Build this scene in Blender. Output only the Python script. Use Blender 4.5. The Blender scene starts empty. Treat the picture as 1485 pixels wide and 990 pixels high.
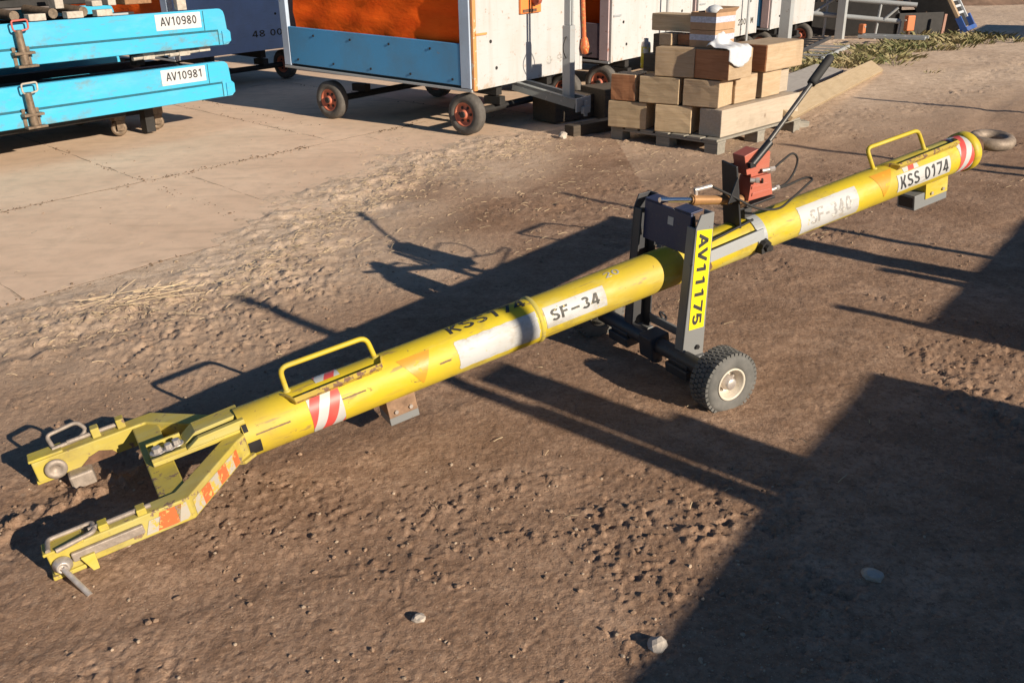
import bpy, bmesh, math, random
import numpy as np
from mathutils import Vector, Matrix
R_ = math.radians
S = bpy.context.scene
COL = S.collection
random.seed(7)
rng = np.random.default_rng(11)

# ------------------------------------------------------------------ camera, sky, sun
cd = bpy.data.cameras.new("camera"); cam = bpy.data.objects.new("camera", cd); COL.objects.link(cam)
S.camera = cam
cd.sensor_width = 36.0; cd.lens = 1350 / 1485 * 36.0; cd.clip_start = 0.05; cd.clip_end = 2000
PITCH = math.atan2(575, 1350); ROLL = math.atan(0.018)
F = Vector((0, math.cos(PITCH), -math.sin(PITCH))); r0 = Vector((1, 0, 0)); u0 = r0.cross(F)
RR = r0 * math.cos(ROLL) - u0 * math.sin(ROLL); UU = r0 * math.sin(ROLL) + u0 * math.cos(ROLL)
m = Matrix((RR, UU, -F)).transposed().to_4x4(); m.translation = (0, 0, 1.7)
cam.matrix_world = m

SUN_AZ = R_(137.5)      # direction the light travels, seen from above
SUN_EL = R_(20.5)
w = bpy.data.worlds.new("World"); S.world = w; w.use_nodes = True
nt = w.node_tree
sky = nt.nodes.new("ShaderNodeTexSky"); sky.sky_type = 'NISHITA'; sky.sun_disc = False
sky.sun_elevation = SUN_EL; sky.sun_rotation = R_(134); sky.dust_density = 0.0; sky.ozone_density = 5.0; sky.air_density = 1.0
bg = nt.nodes["Background"]; nt.links.new(sky.outputs[0], bg.inputs[0]); bg.inputs[1].default_value = 0.05
sd = bpy.data.lights.new("sun", 'SUN'); sun = bpy.data.objects.new("sun", sd); COL.objects.link(sun)
sd.energy = 5.0; sd.angle = R_(0.5); sd.color = (1.0, 0.87, 0.70)
dirv = Vector((math.cos(SUN_AZ) * math.cos(SUN_EL), math.sin(SUN_AZ) * math.cos(SUN_EL), -math.sin(SUN_EL)))
sun.rotation_euler = dirv.to_track_quat('-Z', 'Y').to_euler()
S.view_settings.view_transform = 'Standard'; S.view_settings.look = 'None'
S.view_settings.exposure = 0.50; S.view_settings.gamma = 1.0

# ------------------------------------------------------------------ material helpers
class NT:
    def __init__(s, name):
        s.m = bpy.data.materials.new(name); s.m.use_nodes = True
        s.t = s.m.node_tree; s.b = s.t.nodes["Principled BSDF"]
        s.tc = s.t.nodes.new("ShaderNodeTexCoord")
        oi = s.t.nodes.new("ShaderNodeObjectInfo")
        ml = s.t.nodes.new("ShaderNodeMath"); ml.operation = 'MULTIPLY'; ml.inputs[1].default_value = 37.0
        s.t.links.new(oi.outputs["Random"], ml.inputs[0])
        ad = s.t.nodes.new("ShaderNodeVectorMath"); ad.operation = 'ADD'
        s.t.links.new(s.tc.outputs["Object"], ad.inputs[0]); s.t.links.new(ml.outputs[0], ad.inputs[1])
        s.v = ad.outputs[0]; s.rand = oi.outputs["Random"]
    def link(s, a, b): s.t.links.new(a, b)
    def mapv(s, scale=(1, 1, 1), rot=(0, 0, 0), src=None):
        n = s.t.nodes.new("ShaderNodeMapping"); n.inputs["Scale"].default_value = scale; n.inputs["Rotation"].default_value = rot
        s.link(src or s.v, n.inputs[0]); return n.outputs[0]
    def noise(s, scale, detail=4, rough=0.55, vec=None, dist=0.0):
        n = s.t.nodes.new("ShaderNodeTexNoise"); n.inputs["Scale"].default_value = scale; n.inputs["Detail"].default_value = detail
        n.inputs["Roughness"].default_value = rough; n.inputs["Distortion"].default_value = dist
        s.link(vec or s.v, n.inputs["Vector"]); return n.outputs["Fac"]
    def vor(s, scale, vec=None, feat='F1'):
        n = s.t.nodes.new("ShaderNodeTexVoronoi"); n.feature = feat; n.inputs["Scale"].default_value = scale
        s.link(vec or s.v, n.inputs["Vector"]); return n.outputs["Distance"]
    def ramp(s, fac, stops):
        n = s.t.nodes.new("ShaderNodeValToRGB"); e = n.color_ramp.elements
        while len(e) < len(stops): e.new(0.5)
        for el, (p, c) in zip(e, stops):
            el.position = p; el.color = (c, c, c, 1) if isinstance(c, (int, float)) else (*c, 1)
        s.link(fac, n.inputs[0]); return n.outputs[0]
    def mix(s, fac, a, b, mode='MIX'):
        n = s.t.nodes.new("ShaderNodeMix"); n.data_type = 'RGBA'; n.blend_type = mode
        for inp, val in ((n.inputs[0], fac), (n.inputs[6], a), (n.inputs[7], b)):
            if isinstance(val, (int, float)): inp.default_value = val
            elif isinstance(val, tuple): inp.default_value = (*val, 1)
            else: s.link(val, inp)
        return n.outputs[2]
    def math(s, op, a, b=0.0):
        n = s.t.nodes.new("ShaderNodeMath"); n.operation = op
        for inp, val in ((n.inputs[0], a), (n.inputs[1], b)):
            if isinstance(val, (int, float)): inp.default_value = val
            else: s.link(val, inp)
        return n.outputs[0]
    def sep(s, v):
        n = s.t.nodes.new("ShaderNodeSeparateXYZ"); s.link(v, n.inputs[0]); return n.outputs
    def bump(s, h, strength=0.3, dist=0.01):
        n = s.t.nodes.new("ShaderNodeBump"); n.inputs["Strength"].default_value = strength; n.inputs["Distance"].default_value = dist
        s.link(h, n.inputs["Height"]); s.link(n.outputs[0], s.b.inputs["Normal"])
    def set(s, color=None, rough=None, metal=None, spec=None):
        for k, val in (("Base Color", color), ("Roughness", rough), ("Metallic", metal), ("Specular IOR Level", spec)):
            if val is None: continue
            i = s.b.inputs[k]
            if isinstance(val, tuple): i.default_value = (*val, 1)
            elif isinstance(val, (int, float)): i.default_value = val
            else: s.link(val, i)
        return s.m

def paint(name, col, under=(0.16, 0.09, 0.05), chip=0.36, rough=0.5, dirt=(0.25, 0.18, 0.12), dirtamt=0.35, scale=18, metal=0.0, var=0.12, wear=None):
    n = NT(name)
    a = n.noise(2.2, 5, 0.6); dm = n.ramp(a, [(0.42, 0.0), (0.78, dirtamt)])
    c = n.mix(n.ramp(n.noise(7, 4), [(0.3, 0.0), (0.7, var)]), col, tuple(x * 0.72 for x in col))
    c = n.mix(dm, c, dirt)
    if wear:
        ch_ = n.ramp(n.noise(5.5, 5, 0.65, n.mapv((0.5, 1.4, 1.4))), [(0.50, 0.0), (0.66, 0.75)]); c = n.mix(ch_, c, wear)
        sc = n.noise(38, 3, 0.6, n.mapv((0.16, 1, 1), (0, 0, 0.12))); c = n.mix(n.ramp(sc, [(0.63, 0.0), (0.67, 0.7)]), c, dirt)
        sm = n.noise(3.1, 6, 0.75, n.mapv((0.8, 1.2, 1.2))); c = n.mix(n.ramp(sm, [(0.55, 0.0), (0.70, 0.65)]), c, (0.20, 0.15, 0.075))
    streak = n.noise(60, 2, 0.5, n.mapv((0.12, 1, 1)))
    c = n.mix(n.ramp(streak, [(0.60, 0.0), (0.72, 0.22)]), c, dirt)
    ch = n.noise(scale, 6, 0.68); cm = n.ramp(ch, [(chip - 0.035, 1.0), (chip, 0.0)])
    c = n.mix(cm, c, under)
    n.bump(n.math('SUBTRACT', n.noise(45, 4), n.math('MULTIPLY', cm, 0.6)), 0.16, 0.004)
    return n.set(c, n.mix(cm, (rough,) * 3, (0.85,) * 3), metal)

def plain(name, col, rough=0.6, metal=0.0, var=0.25, scale=25, bump=0.15, spec=None):
    n = NT(name)
    c = n.mix(n.ramp(n.noise(scale, 5, 0.65), [(0.3, 0.0), (0.7, 1.0)]), tuple(x * (1 - var) for x in col), tuple(min(1, x * (1 + var * 0.6)) for x in col))
    n.bump(n.noise(scale * 5, 4), bump, 0.003)
    return n.set(c, rough, metal, spec)

def wood(name, c1, c2, rough=0.75, axis=0):
    n = NT(name)
    sc = [9, 9, 9]; sc[axis] = 0.7
    g = n.noise(6, 6, 0.65, n.mapv(tuple(sc)), 0.6)
    c = n.mix(n.ramp(g, [(0.3, 0.0), (0.68, 1.0)]), c1, c2)
    rv = n.math('MULTIPLY', n.rand, 0.28)
    c = n.mix(rv, c, tuple(x * 0.55 for x in c1))
    c = n.mix(n.ramp(n.noise(3, 5, 0.7), [(0.5, 0.0), (0.75, 0.45)]), c, tuple(x * 0.5 for x in c1))
    kn = n.vor(2.6); c = n.mix(n.ramp(kn, [(0.05, 0.8), (0.09, 0.0)]), c, (0.10, 0.05, 0.025))
    n.bump(g, 0.3, 0.006)
    return n.set(c, rough)

YEL = paint("yellow_paint", (0.58, 0.44, 0.020), under=(0.17, 0.10, 0.05), chip=0.345, rough=0.55, dirt=(0.27, 0.18, 0.07), dirtamt=0.6, scale=26, wear=(0.56, 0.50, 0.15))
YELW = paint("worn_yellow_paint", (0.50, 0.40, 0.045), under=(0.20, 0.13, 0.09), chip=0.40, rough=0.6, dirt=(0.30, 0.23, 0.12), dirtamt=0.65, scale=20, wear=(0.44, 0.39, 0.14))
YELTAPE = paint("plate_yellow", (0.85, 0.68, 0.01), chip=0.2, rough=0.4, dirtamt=0.1, var=0.05)
RUST = plain("rust", (0.16, 0.085, 0.05), 0.9, 0.0, 0.5, 30, 0.4)
DKSTEEL = paint("dark_steel_paint", (0.035, 0.038, 0.045), under=(0.12, 0.075, 0.05), chip=0.33, rough=0.5, dirt=(0.16, 0.13, 0.10), dirtamt=0.3)
GRSTEEL = paint("grey_steel_paint", (0.19, 0.20, 0.205), under=(0.09, 0.06, 0.05), chip=0.34, rough=0.55, dirt=(0.2, 0.16, 0.12), dirtamt=0.4)
GALV = paint("galvanised_steel", (0.36, 0.38, 0.39), under=(0.25, 0.22, 0.18), chip=0.33, rough=0.45, dirt=(0.3, 0.25, 0.2), dirtamt=0.3)
BARE = plain("bare_steel", (0.55, 0.50, 0.46), 0.45, 0.55, 0.3, 40, 0.15)
CHROME = plain("chrome_rod", (0.8, 0.8, 0.8), 0.12, 1.0, 0.05)
COPPER = paint("zinc_yellow_barrel", (0.50, 0.27, 0.12), under=(0.3, 0.2, 0.1), chip=0.3, rough=0.35, dirtamt=0.3, metal=0.45)
BLACKR = plain("black_rubber", (0.022, 0.021, 0.021), 0.75, 0, 0.3, 30)
TYRE = None
BLK = plain("black_paint", (0.018, 0.018, 0.02), 0.45)
PUMPRED = paint("red_pump_paint", (0.46, 0.095, 0.06), under=(0.2, 0.12, 0.08), chip=0.33, rough=0.45, dirt=(0.35, 0.2, 0.13), dirtamt=0.4)
WHITE = paint("white_label", (0.50, 0.51, 0.51), under=(0.50, 0.39, 0.06), chip=0.36, rough=0.55, dirt=(0.36, 0.31, 0.25), dirtamt=0.5, scale=24, wear=(0.42, 0.41, 0.38))
INK = plain("black_print", (0.03, 0.03, 0.032), 0.6)
INKF = paint("faded_print", (0.34, 0.33, 0.32), under=(0.66, 0.63, 0.57), chip=0.46, rough=0.6, scale=45)
INKW = paint("worn_black_print", (0.035, 0.035, 0.03), under=(0.62, 0.5, 0.2), chip=0.40, rough=0.6, dirtamt=0.05, scale=60)
ORTRI = paint("faded_orange_sticker", (0.62, 0.29, 0.024), under=(0.58, 0.43, 0.03), chip=0.40, rough=0.45, dirtamt=0.2)
ORSTR = paint("orange_stripe", (0.62, 0.135, 0.04), under=(0.50, 0.39, 0.12), chip=0.44, rough=0.5, dirtamt=0.15, scale=35)
WHSTR = paint("white_stripe", (0.45, 0.42, 0.36), under=(0.48, 0.36, 0.07), chip=0.49, rough=0.5, dirtamt=0.3, scale=35)

def stripes_mat():
    n = NT("red_white_stripes")
    uv = n.sep(n.tc.outputs["UV"])
    k = n.math('ADD', n.math('MULTIPLY', uv[0], 1.55), n.math('MULTIPLY', uv[1], -0.95))
    fr = n.math('FRACT', n.math('ADD', k, 0.62))
    f = n.math('GREATER_THAN', fr, 0.5)
    c = n.mix(f, (0.62, 0.075, 0.065), (0.50, 0.51, 0.50))
    ch = n.noise(30, 5, 0.65); c = n.mix(n.ramp(ch, [(0.30, 1.0), (0.33, 0.0)]), c, (0.7, 0.48, 0.06))
    c = n.mix(n.ramp(n.noise(9, 4), [(0.45, 0.0), (0.8, 0.25)]), c, (0.35, 0.28, 0.2))
    return n.set(c, 0.4)
STRIPE = stripes_mat()

def tyre_mat():
    n = NT("dusty_tyre")
    c = n.mix(n.ramp(n.noise(14, 5, 0.65), [(0.35, 0.0), (0.65, 1.0)]), (0.095, 0.095, 0.09), (0.155, 0.15, 0.14))
    n.bump(n.noise(90, 4), 0.2, 0.003)
    return n.set(c, 0.85)
TYRE = tyre_mat()

# ------------------------------------------------------------------ mesh helpers
class MB:
    def __init__(s): s.v = []; s.f = []; s.sm = []; s.uv = None
    def add(s, vs, fs, smooth=False):
        o = len(s.v); s.v += [tuple(p) for p in vs]
        for f in fs: s.f.append(tuple(i + o for i in f)); s.sm.append(smooth)
        return s
    def box(s, lo, hi, mat=None):
        (a, b, c), (d, e, g) = lo, hi
        vs = [Vector(p) for p in ((a, b, c), (d, b, c), (d, e, c), (a, e, c), (a, b, g), (d, b, g), (d, e, g), (a, e, g))]
        if mat: vs = [mat @ p for p in vs]
        return s.add(vs, [(0, 3, 2, 1), (4, 5, 6, 7), (0, 1, 5, 4), (1, 2, 6, 5), (2, 3, 7, 6), (3, 0, 4, 7)])
    def hexa(s, vs):   # 8 corners: bottom ring ccw, top ring ccw
        return s.add(vs, [(0, 3, 2, 1), (4, 5, 6, 7), (0, 1, 5, 4), (1, 2, 6, 5), (2, 3, 7, 6), (3, 0, 4, 7)])
    def bar(s, p, q, wd, ht, up=(0, 0, 1)):
        p, q = Vector(p), Vector(q); d = (q - p).normalized(); u = Vector(up)
        sd_ = d.cross(u).normalized(); u = sd_.cross(d).normalized()
        a, b = sd_ * wd / 2, u * ht / 2
        return s.hexa([p - a - b, p + a - b, q + a - b, q - a - b, p - a + b, p + a + b, q + a + b, q - a + b])
    def prism(s, poly, ax, lo, hi):   # extrude 2d polygon along axis ax
        def P(u, v, h):
            return {0: (h, u, v), 1: (u, h, v), 2: (u, v, h)}[ax]
        n = len(poly); vs = [P(u, v, lo) for u, v in poly] + [P(u, v, hi) for u, v in poly]
        fs = [tuple(range(n - 1, -1, -1)), tuple(range(n, 2 * n))] + [(i, (i + 1) % n, n + (i + 1) % n, n + i) for i in range(n)]
        return s.add(vs, fs)
    def cyl(s, p, q, r, r2=None, n=20, caps=True, smooth=True):
        p, q = Vector(p), Vector(q); d = (q - p).normalized(); r2 = r if r2 is None else r2
        a = d.orthogonal().normalized(); b = d.cross(a)
        vs = []
        for c, rad in ((p, r), (q, r2)):
            for i in range(n):
                t = 2 * math.pi * i / n; vs.append(c + a * (rad * math.cos(t)) + b * (rad * math.sin(t)))
        s.add(vs, [(i, (i + 1) % n, n + (i + 1) % n, n + i) for i in range(n)], smooth)
        if caps:
            s.add(vs[:n], [tuple(range(n - 1, -1, -1))]); s.add(vs[n:], [tuple(range(n))])
        return s
    def lathe(s, prof, c, axis, n=32, closed=False, smooth=True):   # prof: (along axis, radius)
        c = Vector(c); d = Vector(axis).normalized(); a = d.orthogonal().normalized(); b = d.cross(a); k = len(prof)
        vs = [c + d * h + (a * math.cos(2 * math.pi * i / n) + b * math.sin(2 * math.pi * i / n)) * r for i in range(n) for h, r in prof]
        fs = []
        for i in range(n):
            j = (i + 1) % n
            for q in range(k if closed else k - 1):
                q2 = (q + 1) % k; fs.append((i * k + q, j * k + q, j * k + q2, i * k + q2))
        return s.add(vs, fs, smooth)
    def tube(s, pts, r, n=10, closed=False):
        pts = [Vector(p) for p in pts]; N = len(pts); rings = []; prev = None
        for i, p in enumerate(pts):
            a = pts[(i - 1) % N] if (closed or i > 0) else p; b = pts[(i + 1) % N] if (closed or i < N - 1) else p
            d = (b - a).normalized()
            if prev is None: u = d.orthogonal().normalized()
            else: u = (prev - d * prev.dot(d)).normalized()
            prev = u; v = d.cross(u)
            rings.append([p + u * (r * math.cos(2 * math.pi * k / n)) + v * (r * math.sin(2 * math.pi * k / n)) for k in range(n)])
        vs = [q for rg in rings for q in rg]; fs = []
        for i in range(N if closed else N - 1):
            j = (i + 1) % N
            for k in range(n): fs.append((i * n + k, i * n + (k + 1) % n, j * n + (k + 1) % n, j * n + k))
        s.add(vs, fs, True)
        if not closed: s.add(rings[0], [tuple(range(n - 1, -1, -1))]); s.add(rings[-1], [tuple(range(n))])
        return s

def mesh_of(name, mb, mat):
    me = bpy.data.meshes.new(name); me.from_pydata(mb.v, [], mb.f); me.update()
    me.polygons.foreach_set("use_smooth", mb.sm)
    if mat: me.materials.append(mat)
    bm = bmesh.new(); bm.from_mesh(me); bmesh.ops.recalc_face_normals(bm, faces=bm.faces); bm.to_mesh(me); bm.free()
    return me

def obj(name, mb, mat, parent=None, bevel=0.0, **props):
    me = mb if isinstance(mb, bpy.types.Mesh) else mesh_of(name, mb, mat)
    o = bpy.data.objects.new(name, me); COL.objects.link(o)
    if parent: o.parent = parent
    if bevel:
        md = o.modifiers.new("bevel", 'BEVEL'); md.width = bevel; md.segments = 2; md.limit_method = 'ANGLE'; md.angle_limit = R_(40)
    for k, v in props.items(): o[k] = v
    return o

def empty(name, label, cat, loc=(0, 0, 0), rz=0.0, group=None, mat=None):
    o = bpy.data.objects.new(name, None); COL.objects.link(o); o.empty_display_size = 0.1
    if mat is not None: o.matrix_world = mat
    else: o.location = loc; o.rotation_euler = (0, 0, rz)
    o["label"] = label; o["category"] = cat
    if group: o["group"] = group
    return o

def fillet(pts, rad, n=5):
    pts = [Vector(p) for p in pts]; out = [pts[0]]
    for i in range(1, len(pts) - 1):
        a, b, c = pts[i - 1], pts[i], pts[i + 1]
        p = b + (a - b).normalized() * rad; q = b + (c - b).normalized() * rad
        for k in range(n + 1):
            t = k / n; out.append(p * (1 - t) ** 2 + b * 2 * t * (1 - t) + q * t * t)
    out.append(pts[-1]); return out

def smooth_path(pts, n=8):
    pts = [Vector(p) for p in pts]; out = []
    P = [pts[0]] + pts + [pts[-1]]
    for i in range(1, len(P) - 2):
        a, b, c, d = P[i - 1], P[i], P[i + 1], P[i + 2]
        for k in range(n):
            t = k / n
            out.append(0.5 * ((2 * b) + (c - a) * t + (2 * a - 5 * b + 4 * c - d) * t * t + (3 * b - a - 3 * c + d) * t ** 3))
    out.append(pts[-1]); return out

# own stroke lettering (grotesque capitals and figures), each stroke a flat ribbon
def _arc(cx, cy, rx, ry, a0, a1, n=14): return [(cx + rx * math.cos(R_(a0 + (a1 - a0) * i / n)), cy + ry * math.sin(R_(a0 + (a1 - a0) * i / n))) for i in range(n + 1)]
def glyph(ch, w):
    """strokes in a box 0.6 wide and 1 high, w = stroke width; returns (strokes, advance)"""
    h = w / 2; L, Rr, B, Tp = h, 0.6 - h, h, 1 - h; cx = 0.3; rx = cx - h
    if ch == 'A': return [[(0.02, 0), (0.30 - 0.02, 1 - h), (0.30 + 0.02, 1 - h), (0.58, 0)], [(0.155 + h * .5, 0.30), (0.445 - h * .5, 0.30)]], 0.6
    if ch == 'V': return [[(0.03, 1), (0.28, h), (0.32, h), (0.57, 1)]], 0.6
    if ch == 'S': return [_arc(cx, 0.735, rx, 0.265 - h, 25, 200, 14) + [(cx - 0.12, 0.56), (cx + 0.12, 0.47)] + _arc(cx, 0.275, rx, 0.275 - h, 20, -160, 14)], 0.62
    if ch == 'F': return [[(h, 0), (h, 1)], [(w, Tp), (0.56, Tp)], [(w, 0.53), (0.48, 0.53)]], 0.6
    if ch == 'K': return [[(h, 0), (h, 1)], [(w + .005, 0.40), (0.52, 1)], [(0.24, 0.52), (0.57, 0)]], 0.62
    if ch == 'M': return [[(h, 0), (h, 1)], [(w + .01, 0.92), (0.35, 0.25), (0.69 - w - .0, 0.92)], [(0.70 - h + .01, 0), (0.70 - h + .01, 1)]], 0.75
    if ch == '0': return [_arc(cx, 0.5, rx * 0.96, 0.5 - h, 90, 450, 28)], 0.62
    if ch == '1': return [[(0.10, 0.76), (0.29, 0.92)], [(0.34, 0), (0.34, 1)]], 0.55
    if ch == '2': return [_arc(cx, 0.70, rx, 0.30 - h, 170, -30, 14) + [(0.05 + h, h), (0.58, h)]], 0.62
    if ch == '3': return [_arc(cx - .02, 0.745, rx * .92, 0.255 - h, 150, -80, 14), _arc(cx - .02, 0.275, rx, 0.275 - h, 82, -155, 14)], 0.62
    if ch == '4': return [[(0.60, 0.26), (0.06, 0.26), (0.38, 0.96)], [(0.43, 0), (0.43, 0.26 - h)], [(0.43, 0.26 + h), (0.43, 1)]], 0.64
    if ch == '5': return [[(0.54, Tp), (0.14, Tp), (0.09, 0.50)] + _arc(cx - .01, 0.325, rx, 0.325 - h, 130, -155, 16)], 0.62
    if ch == '7': return [[(0.03, Tp), (0.53, Tp), (0.24, 0)]], 0.6
    if ch == '8': return [_arc(cx, 0.745, rx * .88, 0.255 - h, -90, 270, 22), _arc(cx, 0.26, rx, 0.26 - h, 90, 450, 22)], 0.62
    if ch == '9': return [_arc(cx, 0.68, rx, 0.32 - h, -60, 300, 22), _arc(cx - 0.02, 0.40, rx + .01, 0.40 - h, 25, -130, 14)], 0.62
    if ch == '-': return [[(0.06, 0.42), (0.36, 0.42)]], 0.45
    if ch == '\u2013': return [[(0.04, 0.42), (0.66, 0.42)]], 0.74
    if ch == ':': return [[(0.1, 0.12), (0.1, 0.28)], [(0.1, 0.62), (0.1, 0.78)]], 0.3
    return [], 0.34
def ribbon(pts, w):
    P = [Vector((*p, 0)) for p in pts]; n = len(P); h = w / 2
    closed = n > 8 and (P[0] - P[-1]).length < 1e-4
    if closed: P = P[:-1]; n -= 1
    out = []
    for i in range(n):
        a = P[(i - 1) % n] if (closed or i > 0) else None; b = P[(i + 1) % n] if (closed or i < n - 1) else None
        d0 = (P[i] - a).normalized() if a is not None else None; d1 = (b - P[i]).normalized() if b is not None else None
        if d0 is None: t = d1; k = 1
        elif d1 is None: t = d0; k = 1
        else:
            t = (d0 + d1); t = t.normalized() if t.length > 1e-3 else d1; c_ = max(0.5, t.dot(d1)); k = 1 / c_
        nn = Vector((-t.y, t.x, 0)); out.append((P[i] + nn * h * k, P[i] - nn * h * k))
    return out, closed
def text_mesh(body, bold=0.0, cuts=10):
    """lettering as a flat mesh normalised to the unit square"""
    w = 0.135 + bold * 2.2; bm = bmesh.new(); x = 0
    for ch in body:
        st, adv = glyph(ch, w)
        for pts in st:
            # long straight strokes are split so that they can follow a curved surface
            q = [pts[0]]
            for a, b in zip(pts[:-1], pts[1:]):
                k = max(1, int(math.hypot(b[0] - a[0], b[1] - a[1]) / 0.12)); q += [(a[0] + (b[0] - a[0]) * i / k, a[1] + (b[1] - a[1]) * i / k) for i in range(1, k + 1)]
            rb, cl = ribbon(q, w); vs = [(bm.verts.new((p.x + x, p.y, 0)), bm.verts.new((r.x + x, r.y, 0))) for p, r in rb]
            for i in range(len(vs) if cl else len(vs) - 1):
                j = (i + 1) % len(vs); bm.faces.new((vs[i][0], vs[i][1], vs[j][1], vs[j][0]))
        x += adv + 0.10
    W_ = max(v.co.x for v in bm.verts)
    for v in bm.verts: v.co.x /= W_
    return bm

def text_obj(name, body, fn, mat, parent, bold=0.0, cuts=2):
    bm = text_mesh(body, bold, cuts)
    for v in bm.verts: v.co = Vector(fn(v.co.x, v.co.y))
    me = bpy.data.meshes.new(name); bm.to_mesh(me); bm.free(); me.materials.append(mat)
    return obj(name, me, None, parent)

def flat_text(name, body, o, ux, uy, mat, parent, bold=0.0):
    o, ux, uy = Vector(o), Vector(ux), Vector(uy)
    return text_obj(name, body, lambda x, y: o + ux * x + uy * y, mat, parent, bold)

# numpy value noise
def vnoise(x, y, seed=0):
    xi = np.floor(x).astype(np.int64); yi = np.floor(y).astype(np.int64); xf = x - xi; yf = y - yi
    def h(a, b):
        n = (a * 374761393 + b * 668265263 + seed * 144665) & 0x7fffffff
        n = ((n ^ (n >> 13)) * 1274126177) & 0x7fffffff
        return ((n ^ (n >> 16)) & 0xffff) / 65535.0
    u = xf * xf * (3 - 2 * xf); v = yf * yf * (3 - 2 * yf)
    a = h(xi, yi) * (1 - u) + h(xi + 1, yi) * u; b = h(xi, yi + 1) * (1 - u) + h(xi + 1, yi + 1) * u
    return a * (1 - v) + b * v
def fbm(x, y, f, o=4, seed=0, g=0.5):
    t = 0; a = 1; s = 0
    for i in range(o):
        t = t + a * vnoise(x * f, y * f, seed + i * 17); s += a; a *= g; f *= 2.03
    return t / s

# ------------------------------------------------------------------ ground
# outline of the concrete apron (seen from above); soil has been tracked over its edge
APRON = [(-14, -4.5), (-3.6, 3.5), (-2.45, 4.28), (-1.75, 4.72), (-1.45, 5.3), (-1.42, 6.0), (-1.25, 6.8), (-0.85, 7.7), (-0.3, 8.75), (0.45, 9.15), (0.95, 9.55),
         (2.2, 11.6), (4.2, 14.4), (5.6, 16.6), (5.6, 30), (-30, 30), (-30, -4.5)]
def inside(px, py, poly):
    c = np.zeros(px.shape, bool); n = len(poly); j = n - 1
    for i in range(n):
        xi, yi = poly[i]; xj, yj = poly[j]
        k = ((yi > py) != (yj > py)) & (px < (xj - xi) * (py - yi) / (yj - yi + 1e-12) + xi)
        c ^= k; j = i
    return c
def edge_dist(px, py, poly):
    d = np.full(px.shape, 1e9); n = len(poly)
    for i in range(n):
        (ax, ay), (bx, by) = poly[i], poly[(i + 1) % n]
        L = (bx - ax) ** 2 + (by - ay) ** 2
        t = np.clip(((px - ax) * (bx - ax) + (py - ay) * (by - ay)) / L, 0, 1)
        d = np.minimum(d, np.hypot(px - ax - t * (bx - ax), py - ay - t * (by - ay)))
    return np.where(inside(px, py, poly), d, -d)

def soil_height(x, y):
    d = edge_dist(x, y, APRON)                       # >0 on the concrete
    wob = (fbm(x, y, 1.7, 4, 3) - 0.5) * 1.5 + (fbm(x, y, 6.0, 3, 9) - 0.5) * 0.5
    onc = np.clip((d + wob * 0.62 + (fbm(x, y, 15, 3, 15) - 0.5) * 0.5) / 0.34, 0, 1)
    base = (fbm(x, y, 0.9, 3, 21) - 0.5) * 0.030
    patch = np.clip((fbm(x, y, 1.6, 3, 37) - 0.51) * 4, 0, 1)
    clod = np.clip(fbm(x, y, 19, 4, 41, 0.66) - 0.59, 0, 1) * 0.042 * (0.10 + patch)
    crumb = (np.clip(fbm(x, y, 52, 2, 61) - 0.58, 0, 1) * 0.034 - np.clip(fbm(x, y, 33, 3, 66) - 0.64, 0, 1) * 0.06) * (0.25 + patch)
    fine = (fbm(x, y, 85, 2, 71) - 0.5) * 0.0042
    rut = np.sin((x * 0.79 - y * 0.61) * 9 + fbm(x, y, 1.1, 2, 81) * 7) * 0.004 * np.clip((fbm(x, y, 0.6, 2, 91) - 0.45) * 5, 0, 1)
    # old tyre tracks pressed into the soil
    tm = np.zeros_like(x); tt = np.zeros_like(x)
    for (px0, py0, az, hw) in ((0.05, 2.0, 57, 0.10), (1.75, 2.6, 59, 0.10), (-0.35, 2.3, 24, 0.085), (0.9, 4.2, 31, 0.085)):
        ca, sa = math.cos(R_(az)), math.sin(R_(az)); l = (x - px0) * ca + (y - py0) * sa
        q = -(x - px0) * sa + (y - py0) * ca + 0.10 * np.sin(l * 0.55 + px0 * 3)
        k = np.exp(-(q / hw) ** 4) * np.clip((fbm(x, y, 0.8, 3, 150 + int(az)) - 0.40) * 5, 0, 1)
        tm = np.maximum(tm, k); tt = tt + k * np.tanh(4 * np.sin(l * 95 + np.abs(q) * 60 + fbm(x, y, 9, 2, 171) * 6)) * 0.0007
    clod = clod * (1 - 0.85 * tm); crumb = crumb * (1 - 0.7 * tm)
    soil = base + clod + crumb + fine + rut + tt - 0.005 * tm + 0.010 + 0.012 * np.clip(-d / 0.5 - 0.3, 0, 1)
    # crumbly rim where soil meets the slabs
    rim = np.exp(-((d + wob * 0.6 + 0.15) / 0.38) ** 2) * np.clip(fbm(x, y, 9, 4, 101, 0.6) - 0.42, 0, 1) * 0.065
    soil = soil + rim
    # crumbled ridge of a wheel track by the fork tips
    ax, ay, bx, by = -1.66, 2.42, -1.30, 2.86
    L2 = (bx - ax) ** 2 + (by - ay) ** 2; t = ((x - ax) * (bx - ax) + (y - ay) * (by - ay)) / L2
    dd = np.hypot(x - ax - np.clip(t, -1, 1) * (bx - ax), y - ay - np.clip(t, -1, 1) * (by - ay)) + (fbm(x, y, 11, 3, 121) - 0.5) * 0.05
    soil = soil + np.exp(-(dd / 0.045) ** 2) * (0.012 + np.clip(fbm(x, y, 28, 3, 131, 0.65) - 0.42, 0, 1) * 0.10)
    return soil * (1 - onc) + (-0.0024 + (clod + crumb) * 0.22 + fine * 0.8) * onc

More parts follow.
